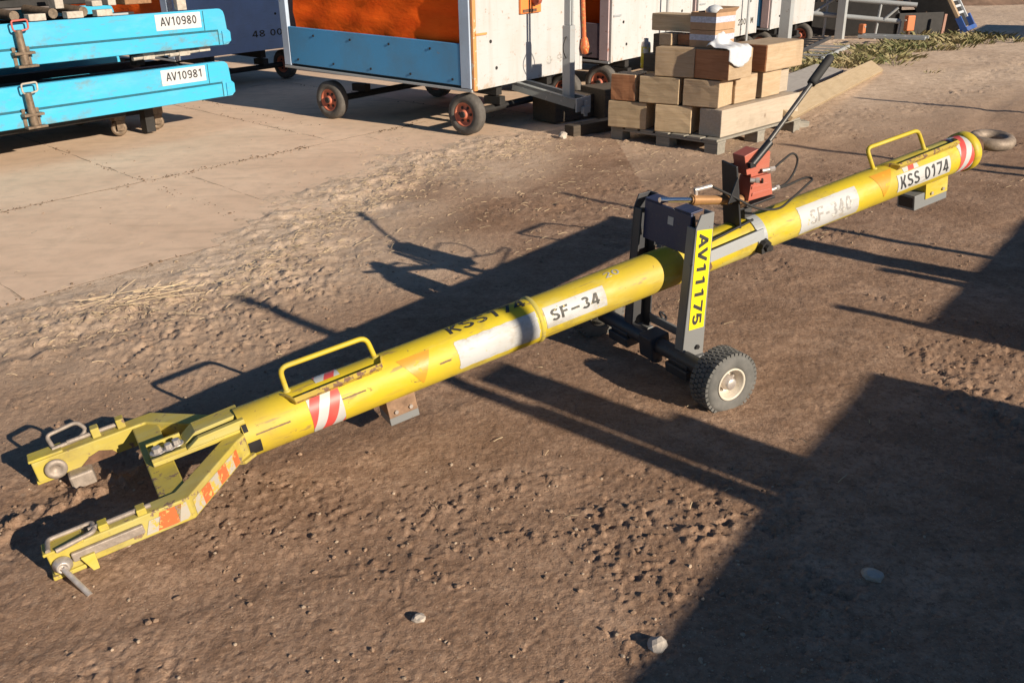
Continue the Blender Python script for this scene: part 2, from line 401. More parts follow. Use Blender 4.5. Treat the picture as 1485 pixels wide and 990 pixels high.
def build_soil():
    ny, nx = 760, 840
    ys = 1.25 * (26 / 1.25) ** (np.linspace(0, 1, ny)); ss = np.linspace(-0.86, 0.86, nx)
    Y = np.repeat(ys[:, None], nx, 1); X = ss[None, :] * (ys[:, None] + 0.9)
    Z = soil_height(X, Y)
    e = np.zeros_like(Z); e[0, :] = e[-1, :] = e[:, 0] = e[:, -1] = 1
    Z = np.where(e > 0, -0.12, Z)
    co = np.stack([X, Y, Z], -1).reshape(-1, 3)
    i = np.arange(ny * nx).reshape(ny, nx)
    q = np.stack([i[:-1, :-1], i[:-1, 1:], i[1:, 1:], i[1:, :-1]], -1).reshape(-1, 4)
    me = bpy.data.meshes.new("soil")
    me.vertices.add(len(co)); me.vertices.foreach_set("co", co.ravel())
    me.loops.add(q.size); me.loops.foreach_set("vertex_index", q.ravel())
    me.polygons.add(len(q)); me.polygons.foreach_set("loop_start", np.arange(0, q.size, 4))
    me.polygons.foreach_set("loop_total", np.full(len(q), 4)); me.polygons.foreach_set("use_smooth", np.ones(len(q), bool))
    me.update(); me.validate()
    # dryness of the soil (dusty, paler next to the slabs and far down the yard) is a real colour of the ground
    d = edge_dist(X, Y, APRON)
    nz = fbm(X, Y, 0.8, 4, 5)
    dry = np.clip(1 + d / 1.5 + (nz - 0.5) * 1.7, 0, 1) * np.clip((Y - 2.6) / 2.5, 0.35, 1)
    pal = np.clip((Y - 6.5 - (X - 1.5) * 0.6) / 3.5, 0, 1) * (X > 1.0) * 1.15
    dry = np.clip(np.maximum(dry, pal * (0.5 + nz * 0.7)), 0, 1)
    at = me.attributes.new("dry", 'FLOAT', 'POINT'); at.data.foreach_set("value", dry.ravel())
    return me

def soil_mat():
    n = NT("soil")
    at = n.t.nodes.new("ShaderNodeAttribute"); at.attribute_name = "dry"
    p = n.tc.outputs["Object"]
    big = n.noise(1.4, 5, 0.6, p); mid = n.noise(11, 6, 0.65, p); fin = n.noise(120, 4, 0.6, p)
    wet = n.mix(n.ramp(big, [(0.36, 0.0), (0.64, 1.0)]), (0.300, 0.186, 0.120), (0.470, 0.312, 0.213))
    grit = n.noise(46, 6, 0.72, p); wet = n.mix(n.ramp(grit, [(0.40, 0.55), (0.52, 0.0)]), wet, (0.20, 0.125, 0.082)); wet = n.mix(n.ramp(grit, [(0.56, 0.0), (0.70, 0.5)]), wet, (0.52, 0.385, 0.28)); wet = n.mix(n.ramp(mid, [(0.38, 0.0), (0.66, 0.65)]), wet, (0.215, 0.128, 0.080))
    dry = n.mix(n.ramp(mid, [(0.32, 0.0), (0.62, 1.0)]), (0.50, 0.365, 0.258), (0.74, 0.57, 0.425))
    c = n.mix(at.outputs["Fac"], wet, dry)
    c = n.mix(n.ramp(fin, [(0.62, 0.0), (0.72, 0.55)]), c, (0.50, 0.38, 0.26))
    sp = n.vor(75, p); c = n.mix(n.ramp(sp, [(0.10, 0.55), (0.17, 0.0)]), c, (0.55, 0.44, 0.33))
    c = n.mix(n.ramp(fin, [(0.28, 0.6), (0.38, 0.0)]), c, (0.12, 0.07, 0.045))
    chip = n.ramp(n.noise(64, 5, 0.7, p), [(0.505, 0.0), (0.545, 1.0)]); pit = n.ramp(n.noise(27, 5, 0.72, p), [(0.36, 0.0), (0.40, 1.0)])
    zone = n.ramp(n.noise(2.6, 4, 0.6, p), [(0.42, 0.15), (0.62, 1.0)])
    c = n.mix(n.math('MULTIPLY', n.math('SUBTRACT', 1.0, pit), 0.55), c, (0.15, 0.095, 0.065))
    hgt = n.math('ADD', n.math('ADD', n.math('MULTIPLY', mid, 0.6), n.math('MULTIPLY', grit, 0.6)), n.math('MULTIPLY', fin, 0.3))
    hgt = n.math('ADD', hgt, n.math('MULTIPLY', n.math('ADD', n.math('MULTIPLY', chip, 0.22), n.math('MULTIPLY', pit, 0.35)), zone))
    n.bump(hgt, 0.6, 0.014)
    return n.set(c, 0.95, 0.0, 0.15)
SOIL = soil_mat()
g = obj("ground", build_soil(), None, None, kind="structure"); g.data.materials.append(SOIL)
far = MB(); far.add([(-600, -600, -0.13), (600, -600, -0.13), (600, 900, -0.13), (-600, 900, -0.13)], [(0, 1, 2, 3)])
FARM = plain("far_ground_soil", (0.40, 0.31, 0.235), 0.95, 0, 0.35, 0.6, 0.5)
obj("far_ground", far, FARM, None, kind="structure")

def slab_mat():
    n = NT("concrete")
    p = n.tc.outputs["Object"]
    big = n.noise(0.9, 6, 0.62, p); mid = n.noise(7, 6, 0.6, p); fin = n.noise(90, 4, 0.6, p)
    c = n.mix(n.ramp(big, [(0.32, 0.0), (0.68, 1.0)]), (0.68, 0.485, 0.345), (0.82, 0.61, 0.445))
    c = n.mix(n.ramp(mid, [(0.45, 0.0), (0.75, 0.6)]), c, (0.53, 0.40, 0.29))
    st = n.noise(2.2, 4, 0.6, n.mapv((0.5, 3, 1), (0, 0, R_(-20)), p)); c = n.mix(n.ramp(st, [(0.55, 0.0), (0.72, 0.4)]), c, (0.46, 0.34, 0.24))
    c = n.mix(n.ramp(fin, [(0.66, 0.0), (0.74, 0.5)]), c, (0.30, 0.20, 0.13))
    n.bump(n.math('ADD', mid, n.math('MULTIPLY', fin, 0.3)), 0.2, 0.006)
    return n.set(c, 0.9, 0, 0.2)
SLABM = slab_mat(); JOINT = plain('joint_dirt', (0.13, 0.09, 0.06), 0.95, 0, 0.4, 30)
# slabs: joints run along 52 deg and -46 deg
pav = bpy.data.objects.new("concrete_apron", None); COL.objects.link(pav); pav["kind"] = "structure"
eA = Vector((math.cos(R_(51)), math.sin(R_(51)), 0)); eB = Vector((math.cos(R_(-46.5)), math.sin(R_(-46.5)), 0))
OJ = Vector((-2.80, 7.55, 0))     # crossing near the left of the picture; joint A runs through it
def slab(a0, a1, b0, b1, z=0.0):
    gp = 0.006
    bm = bmesh.new()
    def pt(a, b): return OJ + eA * a + eB * b
    na = max(2, int((a1 - a0) / 0.12)); nb = max(2, int((b1 - b0) / 0.12))
    grid = [[None] * (nb + 1) for _ in range(na + 1)]
    for i in range(na + 1):
        for j in range(nb + 1):
            a = a0 + gp + (a1 - a0 - 2 * gp) * i / na; b = b0 + gp + (b1 - b0 - 2 * gp) * j / nb
            if i in (0, na): a += random.uniform(-1, 1) * 0.012
            if j in (0, nb): b += random.uniform(-1, 1) * 0.012
            p = pt(a, b); p.z = z + (random.random() - 0.5) * 0.001
            grid[i][j] = bm.verts.new(p)
    for i in range(na):
        for j in range(nb): bm.faces.new((grid[i][j], grid[i + 1][j], grid[i + 1][j + 1], grid[i][j + 1]))
    be = [e for e in bm.edges if e.is_boundary]
    r = bmesh.ops.extrude_edge_only(bm, edges=be)
    for v in r["geom"]:
        if isinstance(v, bmesh.types.BMVert): v.co.z = z - 0.06
    bmesh.ops.recalc_face_normals(bm, faces=bm.faces)
    me = bpy.data.meshes.new("concrete_slab"); bm.to_mesh(me); bm.free(); me.materials.append(SLABM); me.materials.append(JOINT)
    for p in me.polygons:
        if abs(p.normal.z) < 0.5: p.material_index = 1       # earth packed in the joints
    return obj("concrete_slab", me, None, pav)
# rows between joints parallel to A
bs = [-9.6, -6.6, -3.9, 0.0, 2.0, 4.3]      # distances along eB
for bi in range(len(bs) - 1):
    off = [0.4, 0.9, -0.2, 0.15, -0.4][bi]
    for k in range(-3, 9):
        a0 = off + k * 2.0 + 0.0; a1 = a0 + 2.0
        c = OJ + eA * (a0 + a1) / 2 + eB * (bs[bi] + bs[bi + 1]) / 2
        if edge_dist(np.array([c.x]), np.array([c.y]), APRON)[0] < -0.45: continue
        slab(a0, a1, bs[bi], bs[bi + 1], random.uniform(-0.002, 0.001))

# ------------------------------------------------------------------ the tow bar (axes: x along the bar, y to its far side, z up from it)
AX = Vector((0.866, 0.477, 0.151)).normalized(); AY = Vector((-AX.y, AX.x, 0)).normalized(); AZ = AX.cross(AY)
TBM = Matrix((AX, AY, AZ)).transposed().to_4x4(); TBM.translation = (-0.657, 2.960, 0.229)
TB = empty("aircraft_tow_bar", "long worn yellow tow bar with two small wheels lying across the bare soil", "tow bar", mat=TBM)
def T(t, ang, r): a = R_(ang); return (t, -r * math.cos(a), r * math.sin(a))     # angle 0 = near side, 90 = top

def tube_part(t0, t1, r, mat, dents=()):
    mb = MB(); n = 40; k = 48; vs = []
    for i in range(k + 1):
        t = t0 + (t1 - t0) * i / k
        for j in range(n):
            vs.append(T(t, 360 * j / n, r + (random.random() - 0.5) * 0.0004))
    mb.add(vs, [(i * n + j, i * n + (j + 1) % n, (i + 1) * n + (j + 1) % n, (i + 1) * n + j) for i in range(k) for j in range(n)], True)
    ri = r - 0.008
    for t, s_ in ((t0, 1), (t1, -1)):      # wall thickness and the dark hollow inside
        ring = [T(t, 360 * j / n, r) for j in range(n)] + [T(t, 360 * j / n, ri) for j in range(n)] + [T(t + s_ * 0.25, 360 * j / n, ri) for j in range(n)]
        mb.add(ring, [(j, (j + 1) % n, n + (j + 1) % n, n + j) for j in range(n)] + [(n + j, n + (j + 1) % n, 2 * n + (j + 1) % n, 2 * n + j) for j in range(n)] + [tuple(range(2 * n, 3 * n))])
    return obj("tube", mb, mat, TB)
tube_part(-0.318, 0.846, 0.090, YEL)
SLOTSHADE = plain("slot_dark", (0.012, 0.011, 0.012), 0.8)
tube_part(0.846, 3.31, 0.085, YEL)
mb = MB(); mb.lathe([(0.838, 0.0895), (0.842, 0.094), (0.856, 0.094), (0.860, 0.088), (0.860, 0.08)], (0, 0, 0), (1, 0, 0), 40); obj("weld_seam", mb, YELW, TB)
mb = MB(); mb.lathe([(3.30, 0.084), (3.305, 0.095), (3.345, 0.095), (3.352, 0.088), (3.352, 0.0)], (0, 0, 0), (1, 0, 0), 40); obj("end_collar", mb, YEL, TB)
mb = MB(); mb.cyl((3.35, 0, 0), (3.44, 0, 0), 0.045, 0.038, 20)
eye = obj("eye_shank", mb, RUST, TB, 0.004)
EYEM = plain("scuffed_eye_steel", (0.30, 0.235, 0.18), 0.6, 0.2, 0.45, 30, 0.3)
mb = MB(); prof = [(0.030 * math.sin(2 * math.pi * i / 14), 0.083 + 0.030 * math.cos(2 * math.pi * i / 14)) for i in range(14)]
mb.lathe(prof, (3.540, 0, 0.0), (0.10, -0.10, 1), 40, closed=True); obj("towing_eye", mb, EYEM, TB)

def sticker(name, t0, t1, a0, a1, r, mat, ragged=0.0):
    k, n = 14, 16; mb = MB(); vs = []; uv = []
    for i in range(k + 1):
        for j in range(n + 1):
            t = t0 + (t1 - t0) * i / k; a = a0 + (a1 - a0) * j / n
            if ragged and (i in (0, k)): t += random.uniform(-ragged, ragged)
            if ragged and (j in (0, n)): a += random.uniform(-ragged, ragged) * 500
            vs.append(T(t, a, r)); uv.append(((t1 - t0) * i / k / 0.118, (a1 - a0) * j / n / 110))
    fs = [(i * (n + 1) + j, (i + 1) * (n + 1) + j, (i + 1) * (n + 1) + j + 1, i * (n + 1) + j + 1) for i in range(k) for j in range(n)]
    mb.add(vs, fs, True); o = obj(name, mb, mat, TB)
    l = o.data.uv_layers.new(name="UVMap")
    for lp in o.data.loops: l.data[lp.index].uv = uv[lp.vertex_index]
    return o
def tube_text(body, t0, t1, a0, a1, r, mat, bold=0.0, name="lettering"):
    return text_obj(name, body, lambda x, y: T(t0 + (t1 - t0) * x, a0 + (a1 - a0) * y, r), mat, TB, bold, 10)

sticker("striped_marking", -0.088, 0.030, -48, 62, 0.0914, STRIPE)
sticker("striped_marking", 3.205, 3.302, -60, 120, 0.0864, STRIPE)
sticker("striped_marking", 2.83, 2.93, 34, 66, 0.0866, STRIPE)
sticker("striped_marking", -0.03, 0.06, 76, 120, 0.0914, STRIPE)
sticker("worn_white_label", 0.486, 0.832, -26, 45, 0.0912, WHITE, 0.003)
sticker("white_label", 0.868, 1.147, -11, 46, 0.0863, WHITE)
sticker("scuffed_white_label", 2.177, 2.528, -38, 51, 0.0862, WHITE, 0.0015)
sticker("white_label", 2.780, 3.134, -23, 32, 0.0868, WHITE)
tube_text("SF–34", 0.893, 1.115, 4, 34, 0.0872, INKW, 0.02)
tube_text("SF-340", 2.235, 2.485, -14, 30, 0.0872, INKF, 0.01)
tube_text("KSS 0174", 2.798, 3.118, -15, 25, 0.0878, INK, 0.012)
tube_text("KSS174", 0.492, 0.822, 68, 100, 0.0916, INKW, 0.012)
tube_text("20", 1.18, 1.25, 60, 80, 0.0866, INKF, 0.0)
def tri(t0, t1, a0, a1, tip, r):
    n = 14; mb = MB(); vs = []
    for j in range(n + 1):
        f = j / n; a = a0 + (a1 - a0) * f
        vs += [T(t0 + (tip - t0) * f, a, r), T(t1 + (tip - t1) * f, a, r)]
    mb.add(vs, [(2 * j, 2 * j + 1, 2 * j + 3, 2 * j + 2) for j in range(n)], True); obj("triangle_sticker", mb, ORTRI, TB)
tri(0.258, 0.390, 52, -23, 0.335, 0.0914); tri(2.638, 2.775, 62, -19, 2.69, 0.0864)
sticker("slot_shade_patch", -0.316, -0.272, -34, 2, 0.0907, SLOTSHADE); sticker("slot_shade_patch", -0.316, -0.300, 26, 44, 0.0907, SLOTSHADE)  # flat black patches stand for the shaded inside of cutouts
# scuffed lines along the near side
SCUFF = plain("scuff", (0.20, 0.13, 0.07), 0.8)
for t0, t1, a in ((-0.28, -0.16, 12), (0.03, 0.12, 15), (0.41, 0.455, 8)):
    sticker("scuff_mark", t0, t1, a, a + 3.5, 0.0912 if t0 < 0.84 else 0.0862, SCUFF, 0.002)

def handle(t0, t1, f0, f1, zt, r):
    pts = fillet([(f0, 0.0, r - 0.01), (t0, 0.0, zt), (t1, 0.0, zt - 0.003), (f1, 0.0, r - 0.01)], 0.03)
    mb = MB(); mb.tube(pts, 0.0095, 10); h = obj("handle", mb, YEL, TB)
    for f in (f0, f1):
        mb = MB(); mb.lathe([(-0.004, 0.0), (-0.004, 0.016), (0.004, 0.012), (0.004, 0)], (f, 0, r + 0.001), (0, 0, 1), 16); obj("weld_collar", mb, YELW, h)
handle(-0.131, 0.188, -0.128, 0.205, 0.181, 0.09); handle(2.665, 3.0, 2.715, 3.055, 0.195, 0.085)

GUARD = paint('rusty_yellow_edge', (0.52, 0.38, 0.05), under=(0.20, 0.11, 0.07), chip=0.47, rough=0.65, dirt=(0.25, 0.17, 0.09), dirtamt=0.5, scale=30)
def guard(t0, t1, ang, r, h, turn):
    """bent flat-bar guard welded along the shoulder of the tube, its ends turned back to the top"""
    mb = MB(); L = [(t0 - turn, ang + 42, r - 0.002), (t0, ang, r + h), (t1, ang + 3, r + h), (t1 + turn * 0.8, ang + 40, r - 0.002)]
    P = []
    for k in range(3):
        (ta, aa, ra), (tb, ab, rb) = L[k], L[k + 1]; n = 6
        for i in range(n + (k == 2)):
            f = i / n; P.append((ta + (tb - ta) * f, aa + (ab - aa) * f, ra + (rb - ra) * f))
    vs = []
    for t, a, rr in P:
        vs += [T(t, a - 4, r - 0.004), T(t, a - 4, rr), T(t, a + 4, rr), T(t, a + 4, r - 0.004)]
    n = len(P)
    mb.add(vs, [(4 * i + q, 4 * i + (q + 1) % 4, 4 * i + 4 + (q + 1) % 4, 4 * i + 4 + q) for i in range(n - 1) for q in range(4)] + [(0, 1, 2, 3), (4 * n - 1, 4 * n - 2, 4 * n - 3, 4 * n - 4)])
    obj("guard_rail", mb, GUARD, TB, 0.002)
guard(-0.125, 0.20, 47, 0.090, 0.031, 0.035); guard(2.80, 3.21, 52, 0.085, 0.031, 0.04)

# support feet
def foot(x0, x1, zt, zb, split, plate_mat, long_plate):
    mb = MB(); mb.box((x0, -0.045, zb), (x1, 0.055, split)); b = obj("support_foot", mb, GRSTEEL, TB, 0.003)
    xa = x0 + (0.07 if long_plate else 0.0)
    mb = MB(); mb.box((xa, -0.050, split - (0.035 if long_plate else 0.008)), (x1 - 0.003, -0.046, zt + 0.02)); mb.box((xa, -0.046, split), (x1 - 0.003, 0.05, zt + 0.025)); p = obj("foot_bracket", mb, plate_mat, TB, 0.002)
    for fx in (0.25, 0.75):
        mb = MB(); x = xa + (x1 - xa) * fx; zq = split - 0.012 if long_plate else split + 0.014; mb.cyl((x, -0.050, zq), (x, -0.058, zq), 0.008, n=6, smooth=False); obj("bolt", mb, BARE, p)
    if long_plate:
        mb = MB(); mb.box((x0 - 0.002, -0.035, zb + 0.012), (x0, 0.045, split - 0.012)); obj("foot_end_dark", mb, BLK, b)  # thin black plate over the foot's end face
foot(0.189, 0.306, -0.09, -0.178, -0.137, plain("rusty_bracket", (0.26, 0.16, 0.10), 0.85, 0, 0.4), False)
foot(2.945, 3.172, -0.08, -0.183, -0.110, YEL, True)

# ---- fork
def arm(s):      # s=-1 near, +1 far
    out = [(-0.965, 0.325), (-0.555, 0.325), (-0.345, 0.105), (-0.318, 0.088)]; inn = [(-0.318, 0.022), (-0.358, 0.032), (-0.585, 0.264), (-0.965, 0.264)]
    mb = MB(); mb.prism([(x, s * y) for x, y in out + inn], 2, -0.041, 0.038); a = obj("fork_arm", mb, YELW, TB, 0.004)
    return a
FA = {s: arm(s) for s in (-1, 1)}
mb = MB(); mb.box((-0.632, -0.2635, -0.036), (-0.548, 0.2635, 0.030)); obj("cross_member", mb, YELW, TB, 0.004)
mb = MB(); mb.box((-0.612, -0.062, 0.031), (-0.300, 0.060, 0.047)); tg = obj("tongue_plate", mb, YELW, TB, 0.003)
mb = MB()
mb.prism([(-0.500, 0.047), (-0.30, 0.047), (-0.30, 0.080), (-0.455, 0.074)], 1, -0.062, -0.040)
mb.prism([(-0.500, 0.047), (-0.30, 0.047), (-0.30, 0.084), (-0.455, 0.078)], 1, -0.018, 0.058); obj("tongue_cheek", mb, YELW, TB, 0.003)
mb = MB(); mb.box((-0.612, -0.062, 0.047), (-0.500, -0.052, 0.060)); mb.box((-0.612, 0.050, 0.047), (-0.500, 0.060, 0.060)); obj("tongue_lip", mb, YELW, TB, 0.002)
for x, y, r in ((-0.585, 0.0, 0.017), (-0.548, -0.004, 0.013), (-0.520, 0.006, 0.014)):
    mb = MB(); mb.cyl((x, y, 0.047), (x, y, 0.066), r, r * 0.9, 6, smooth=False); mb.lathe([(0.047, 0), (0.047, r + 0.009), (0.051, r + 0.008), (0.051, 0)], (x, y, 0), (0, 0, 1), 18); obj("rusty_bolt", mb, BARE, TB, 0.001)
# gussets between fork arms and tube
for s in (-1, 1):
    mb = MB(); mb.prism([(-0.40, s * 0.09), (-0.318, s * 0.06), (-0.30, s * 0.092), (-0.345, s * 0.118)], 2, -0.052, -0.040); obj("gusset", mb, YELW, TB, 0.002)
# stripes on the near arm's outer face
def arm_patch(name, p, q, z0, z1, mat, skew=0.0):
    p, q = Vector((*p, 0)), Vector((*q, 0)); d = (q - p).normalized(); nrm = Vector((d.y, -d.x, 0))
    if nrm.y > 0: nrm = -nrm
    o = nrm * 0.0018; sk = d * skew
    vs = [p + o + Vector((0, 0, z0)), q + o + Vector((0, 0, z0)), q + o + sk + Vector((0, 0, z1)), p + o + sk + Vector((0, 0, z1))]
    mb = MB(); mb.add(vs, [(0, 1, 2, 3)]); obj(name, mb, mat, FA[-1])
E0, E1 = Vector((-0.555, -0.325, 0)), Vector((-0.345, -0.105, 0))
for a, b, mt in ((0.04, 0.20, WHSTR), (0.20, 0.36, ORSTR), (0.36, 0.52, WHSTR), (0.52, 0.68, ORSTR), (0.68, 0.82, WHSTR), (0.82, 0.92, ORSTR)):
    p = E0.lerp(E1, a); q = E0.lerp(E1, b); arm_patch("stripe", p[:2], q[:2], -0.034, 0.018, mt, 0.0)
arm_patch("stripe", (-0.665, -0.325), (-0.60, -0.325), -0.030, 0.028, ORSTR, 0.02); arm_patch("stripe", (-0.60, -0.325), (-0.565, -0.325), -0.030, 0.028, WHSTR, 0.0)
arm_patch("stripe", (-0.70, -0.325), (-0.665, -0.325), -0.030, 0.015, WHSTR, 0.02)
mb = MB(); mb.prism([(-0.83, -0.040), (-0.70, -0.040), (-0.715, -0.018), (-0.755, -0.002), (-0.79, -0.012)], 1, 0.2618, 0.2632); obj("wear_patch", mb, RUST, TB)

# fork-tip fittings
WORN = plain("worn_bare_metal", (0.36, 0.30, 0.25), 0.6, 0.35, 0.3, 40, 0.25)
def tip(s):
    y = lambda v: s * v
    mb = MB(); mb.box((-0.972, min(y(0.270), y(0.333)), -0.050), (-0.880, max(y(0.270), y(0.333)), -0.036)); mb.box((-0.972, min(y(0.270), y(0.333)), 0.036), (-0.86, max(y(0.270), y(0.333)), 0.046)); j = obj("clevis_jaw", mb, YELW, TB, 0.003)
    side = -1
    yo = -0.333 if s < 0 else 0.258
    mb = MB(); mb.lathe([(0, 0.010), (0, 0.027), (0.005, 0.028), (0.014, 0.020), (0.022, 0.0185), (0.024, 0.013), (0.010, 0.010), (0.008, 0.0)] if s < 0 else [(0, 0.012), (0, 0.036), (0.006, 0.037), (0.012, 0.033), (0.013, 0.018), (0.002, 0.014), (0.001, 0.0)], (-0.935 if s < 0 else -0.90, yo + 0.004, -0.008), (0, -1, 0), 24); obj("pin_boss", mb, BARE if s < 0 else WORN, TB)
    # lifting bail on top
    if s < 0:
        pts = fillet([(-0.955, -0.330, 0.049), (-0.952, -0.268, 0.050), (-0.825, -0.268, 0.050), (-0.825, -0.322, 0.050), (-0.935, -0.338, 0.046)], 0.016)
    else:
        pts = fillet([(-0.885, 0.305, 0.044), (-0.895, 0.345, 0.080), (-0.790, 0.352, 0.088), (-0.768, 0.325, 0.060), (-0.80, 0.305, 0.047), (-0.89, 0.300, 0.046)], 0.018)
    mb = MB(); mb.tube(pts, 0.0075, 8); obj("latch_bail", mb, WORN, TB)
    for x in ((-0.800, -0.690) if s < 0 else (-0.745, -0.660)):
        mb = MB(); yy = (0.283, 0.320)
        mb.box((x - 0.014, min(y(yy[0]), y(yy[1])), 0.036), (x + 0.014, max(y(yy[0]), y(yy[1])), 0.072 if s > 0 else 0.058)); obj("lug", mb, YELW, TB, 0.003)
    mb = MB(); mb.cyl((-0.84, y(0.302), 0.050), (-0.66, y(0.302), 0.050), 0.008, n=10); obj("latch_rod", mb, WORN, TB)
for s in (-1, 1): tip(s)
mb = MB(); mb.cyl((-0.935, -0.352, -0.012), (-0.892, -0.440, -0.070), 0.0085, n=12); obj("pin_handle", mb, BARE, TB)
mb = MB(); mb.box((-0.905, -0.341, -0.012), (-0.700, -0.326, 0.018)); obj("wear_bar", mb, WORN, TB, 0.004)
mb = MB(); mb.prism([(-0.885, 0.0), (-0.845, 0.0), (-0.848, -0.055), (-0.866, -0.055)], 1, -0.352, -0.341); obj("stop_tab", mb, YEL, TB, 0.002)
mb = MB(); mb.box((-0.875, 0.215, -0.095), (-0.795, 0.285, -0.037)); obj("jaw_block", mb, WORN, TB, 0.008)
mb = MB(); mb.box((-0.955, -0.300, -0.098), (-0.885, -0.290, -0.037)); mb.box((-0.966, -0.322, -0.025), (-0.9652, -0.285, 0.025)); obj("jaw_block", mb, BLK, TB, 0.002)

# ---- wheeled carriage
def leg(s):
    ya, yb = (-0.205, -0.150) if s < 0 else (0.150, 0.205)
    b0, b1, t0_, t1_ = 1.398, 1.506, 1.512, 1.607
    zt0, zt1, zb = 0.246, 0.262, -0.315
    def yq(x): return x
    out = [(b0, zb), (b1, zb - 0.012), (t1_, zt1), (t0_ + 0.03, zt1 + 0.004), (t0_, zt0 - 0.028)]
    if s > 0: out = [(x + 0.0, z + 0.0) for x, z in out]
    mb = MB(); th = 0.008
    web = (ya, ya + th) if s < 0 else (yb - th, yb)
    mb.prism(out, 1, *web)                                        # outer web
    for (x0, z0), (x1, z1), sg in (((b0, zb), (t0_, zt0 - 0.028), 1), ((b1, zb - 0.012), (t1_, zt1), -1)):
        lo, hi = (ya + th + 0.0005, yb) if s < 0 else (ya, yb - th - 0.0005)
        mb.hexa([(x0, lo, z0), (x0 + sg * th, lo, z0), (x0 + sg * th, hi, z0), (x0, hi, z0), (x1, lo, z1), (x1 + sg * th, lo, z1), (x1 + sg * th, hi, z1), (x1, hi, z1)])
    l = obj("carriage_leg", mb, GRSTEEL if s < 0 else DKSTEEL, TB, 0.002)
    mb = MB(); mb.box((b0 - 0.012, ya - 0.012, zb - 0.024), (b1 + 0.006, yb + 0.004, zb - 0.013)); obj("foot_flange", mb, GRSTEEL, l, 0.002)
    mb = MB(); mb.cyl((b1 - 0.03, ya - 0.001 if s < 0 else yb + 0.001, zb + 0.03), (b1 - 0.03, (ya - 0.010) if s < 0 else yb + 0.010, zb + 0.03), 0.010, n=6, smooth=False); obj("bolt", mb, BLK, l)
    return l
LG = {s: leg(s) for s in (-1, 1)}
# yellow number plate on the near leg, lettering turned a quarter
pl = [Vector(p) for p in ((1.441, -0.2072, -0.198), (1.516, -0.2072, -0.207), (1.590, -0.2072, 0.196), (1.515, -0.2072, 0.212))]
mb = MB(); mb.hexa([p + Vector((0, 0.0017, 0)) for p in pl] + pl); obj("number_plate", mb, YELTAPE, LG[-1])
def plate_pt(x, y):    # x along reading direction (down the leg), y up = toward the ring end
    f = 0.045 + 0.91 * x; a = pl[3].lerp(pl[0], f); b = pl[2].lerp(pl[1], f); p = a.lerp(b, 0.17 + 0.62 * y); return (p.x, p.y - 0.0012, p.z)
text_obj("lettering", "AV11175", plate_pt, INK, LG[-1], 0.024)
NAVY = paint("dark_blue_steel", (0.020, 0.030, 0.085), under=(0.13, 0.09, 0.07), chip=0.32, rough=0.5, dirt=(0.15, 0.13, 0.11), dirtamt=0.25)
mb = MB()
mb.hexa([(1.505, -0.149, 0.095), (1.517, -0.149, 0.095), (1.517, 0.149, 0.095), (1.505, 0.149, 0.095), (1.535, -0.149, 0.255), (1.547, -0.149, 0.255), (1.547, 0.149, 0.255), (1.535, 0.149, 0.255)])
mb.hexa([(1.535, -0.149, 0.256), (1.598, -0.149, 0.256), (1.598, -0.045, 0.256), (1.535, -0.045, 0.256), (1.535, -0.149, 0.264), (1.598, -0.149, 0.264), (1.598, -0.045, 0.264), (1.535, -0.045, 0.264)])
mb.hexa([(1.535, 0.045, 0.256), (1.598, 0.045, 0.256), (1.598, 0.149, 0.256), (1.535, 0.149, 0.256), (1.535, 0.045, 0.264), (1.598, 0.045, 0.264), (1.598, 0.149, 0.264), (1.535, 0.149, 0.264)])
cp = obj("cross_plate", mb, NAVY, TB, 0.002)
mb = MB(); x_ = 1.5245
mb.hexa([(x_ - 0.003, -0.045, 0.190), (x_ - 0.0015, -0.045, 0.190), (x_ - 0.0015, -0.010, 0.190), (x_ - 0.003, -0.010, 0.190), (x_ + 0.003, -0.045, 0.222), (x_ + 0.0045, -0.045, 0.222), (x_ + 0.0045, -0.010, 0.222), (x_ + 0.003, -0.010, 0.222)]); obj("white_tag", mb, WHITE, cp)
mb = MB(); mb.prism([(0.149, 0.10), (0.149, 0.25), (0.075, 0.25)], 0, 1.548, 1.556); mb.prism([(-0.149, 0.10), (-0.149, 0.25), (-0.075, 0.25)], 0, 1.548, 1.556); obj("gusset", mb, DKSTEEL, TB, 0.001)
# axle and wheels
AXX, AXZ = 1.412, -0.318
mb = MB(); mb.cyl((AXX, -0.38, AXZ), (AXX, 0.38, AXZ), 0.034, n=20); ax = obj("axle", mb, DKSTEEL, TB)
mb = MB(); mb.box((AXX - 0.05, -0.045, AXZ - 0.058), (AXX + 0.05, 0.045, AXZ + 0.045)); obj("axle_clamp", mb, DKSTEEL, ax, 0.006)
mb = MB(); mb.cyl((AXX, -0.005, AXZ - 0.055), (AXX, -0.005, AXZ - 0.085), 0.026, n=14); obj("grease_cap", mb, DKSTEEL, ax, 0.003)
for s in (-1, 1):
    mb = MB(); lo, hi = (-0.275, -0.135) if s < 0 else (0.135, 0.275)
    mb.box((AXX - 0.052, lo, AXZ - 0.062), (AXX + 0.062, hi, AXZ - 0.0175 if False else AXZ + -0.019 + 0.0)); mb.box((AXX - 0.040, lo + 0.01, AXZ - 0.018), (AXX + 0.05, hi - 0.01, AXZ + 0.0)); obj("axle_block", mb, DKSTEEL, TB, 0.004)
mb = MB(); mb.box((1.50, -0.145, -0.305), (1.512, 0.145, -0.265)); obj("brace_bar", mb, GRSTEEL, TB, 0.002)
mb = MB(); mb.lathe([(0.005 * math.sin(2 * math.pi * i / 8), 0.020 + 0.005 * math.cos(2 * math.pi * i / 8)) for i in range(8)], (1.53, 0.085, -0.265), (0.5, -0.5, 0.6), 20, closed=True); obj("ring", mb, BLK, TB)

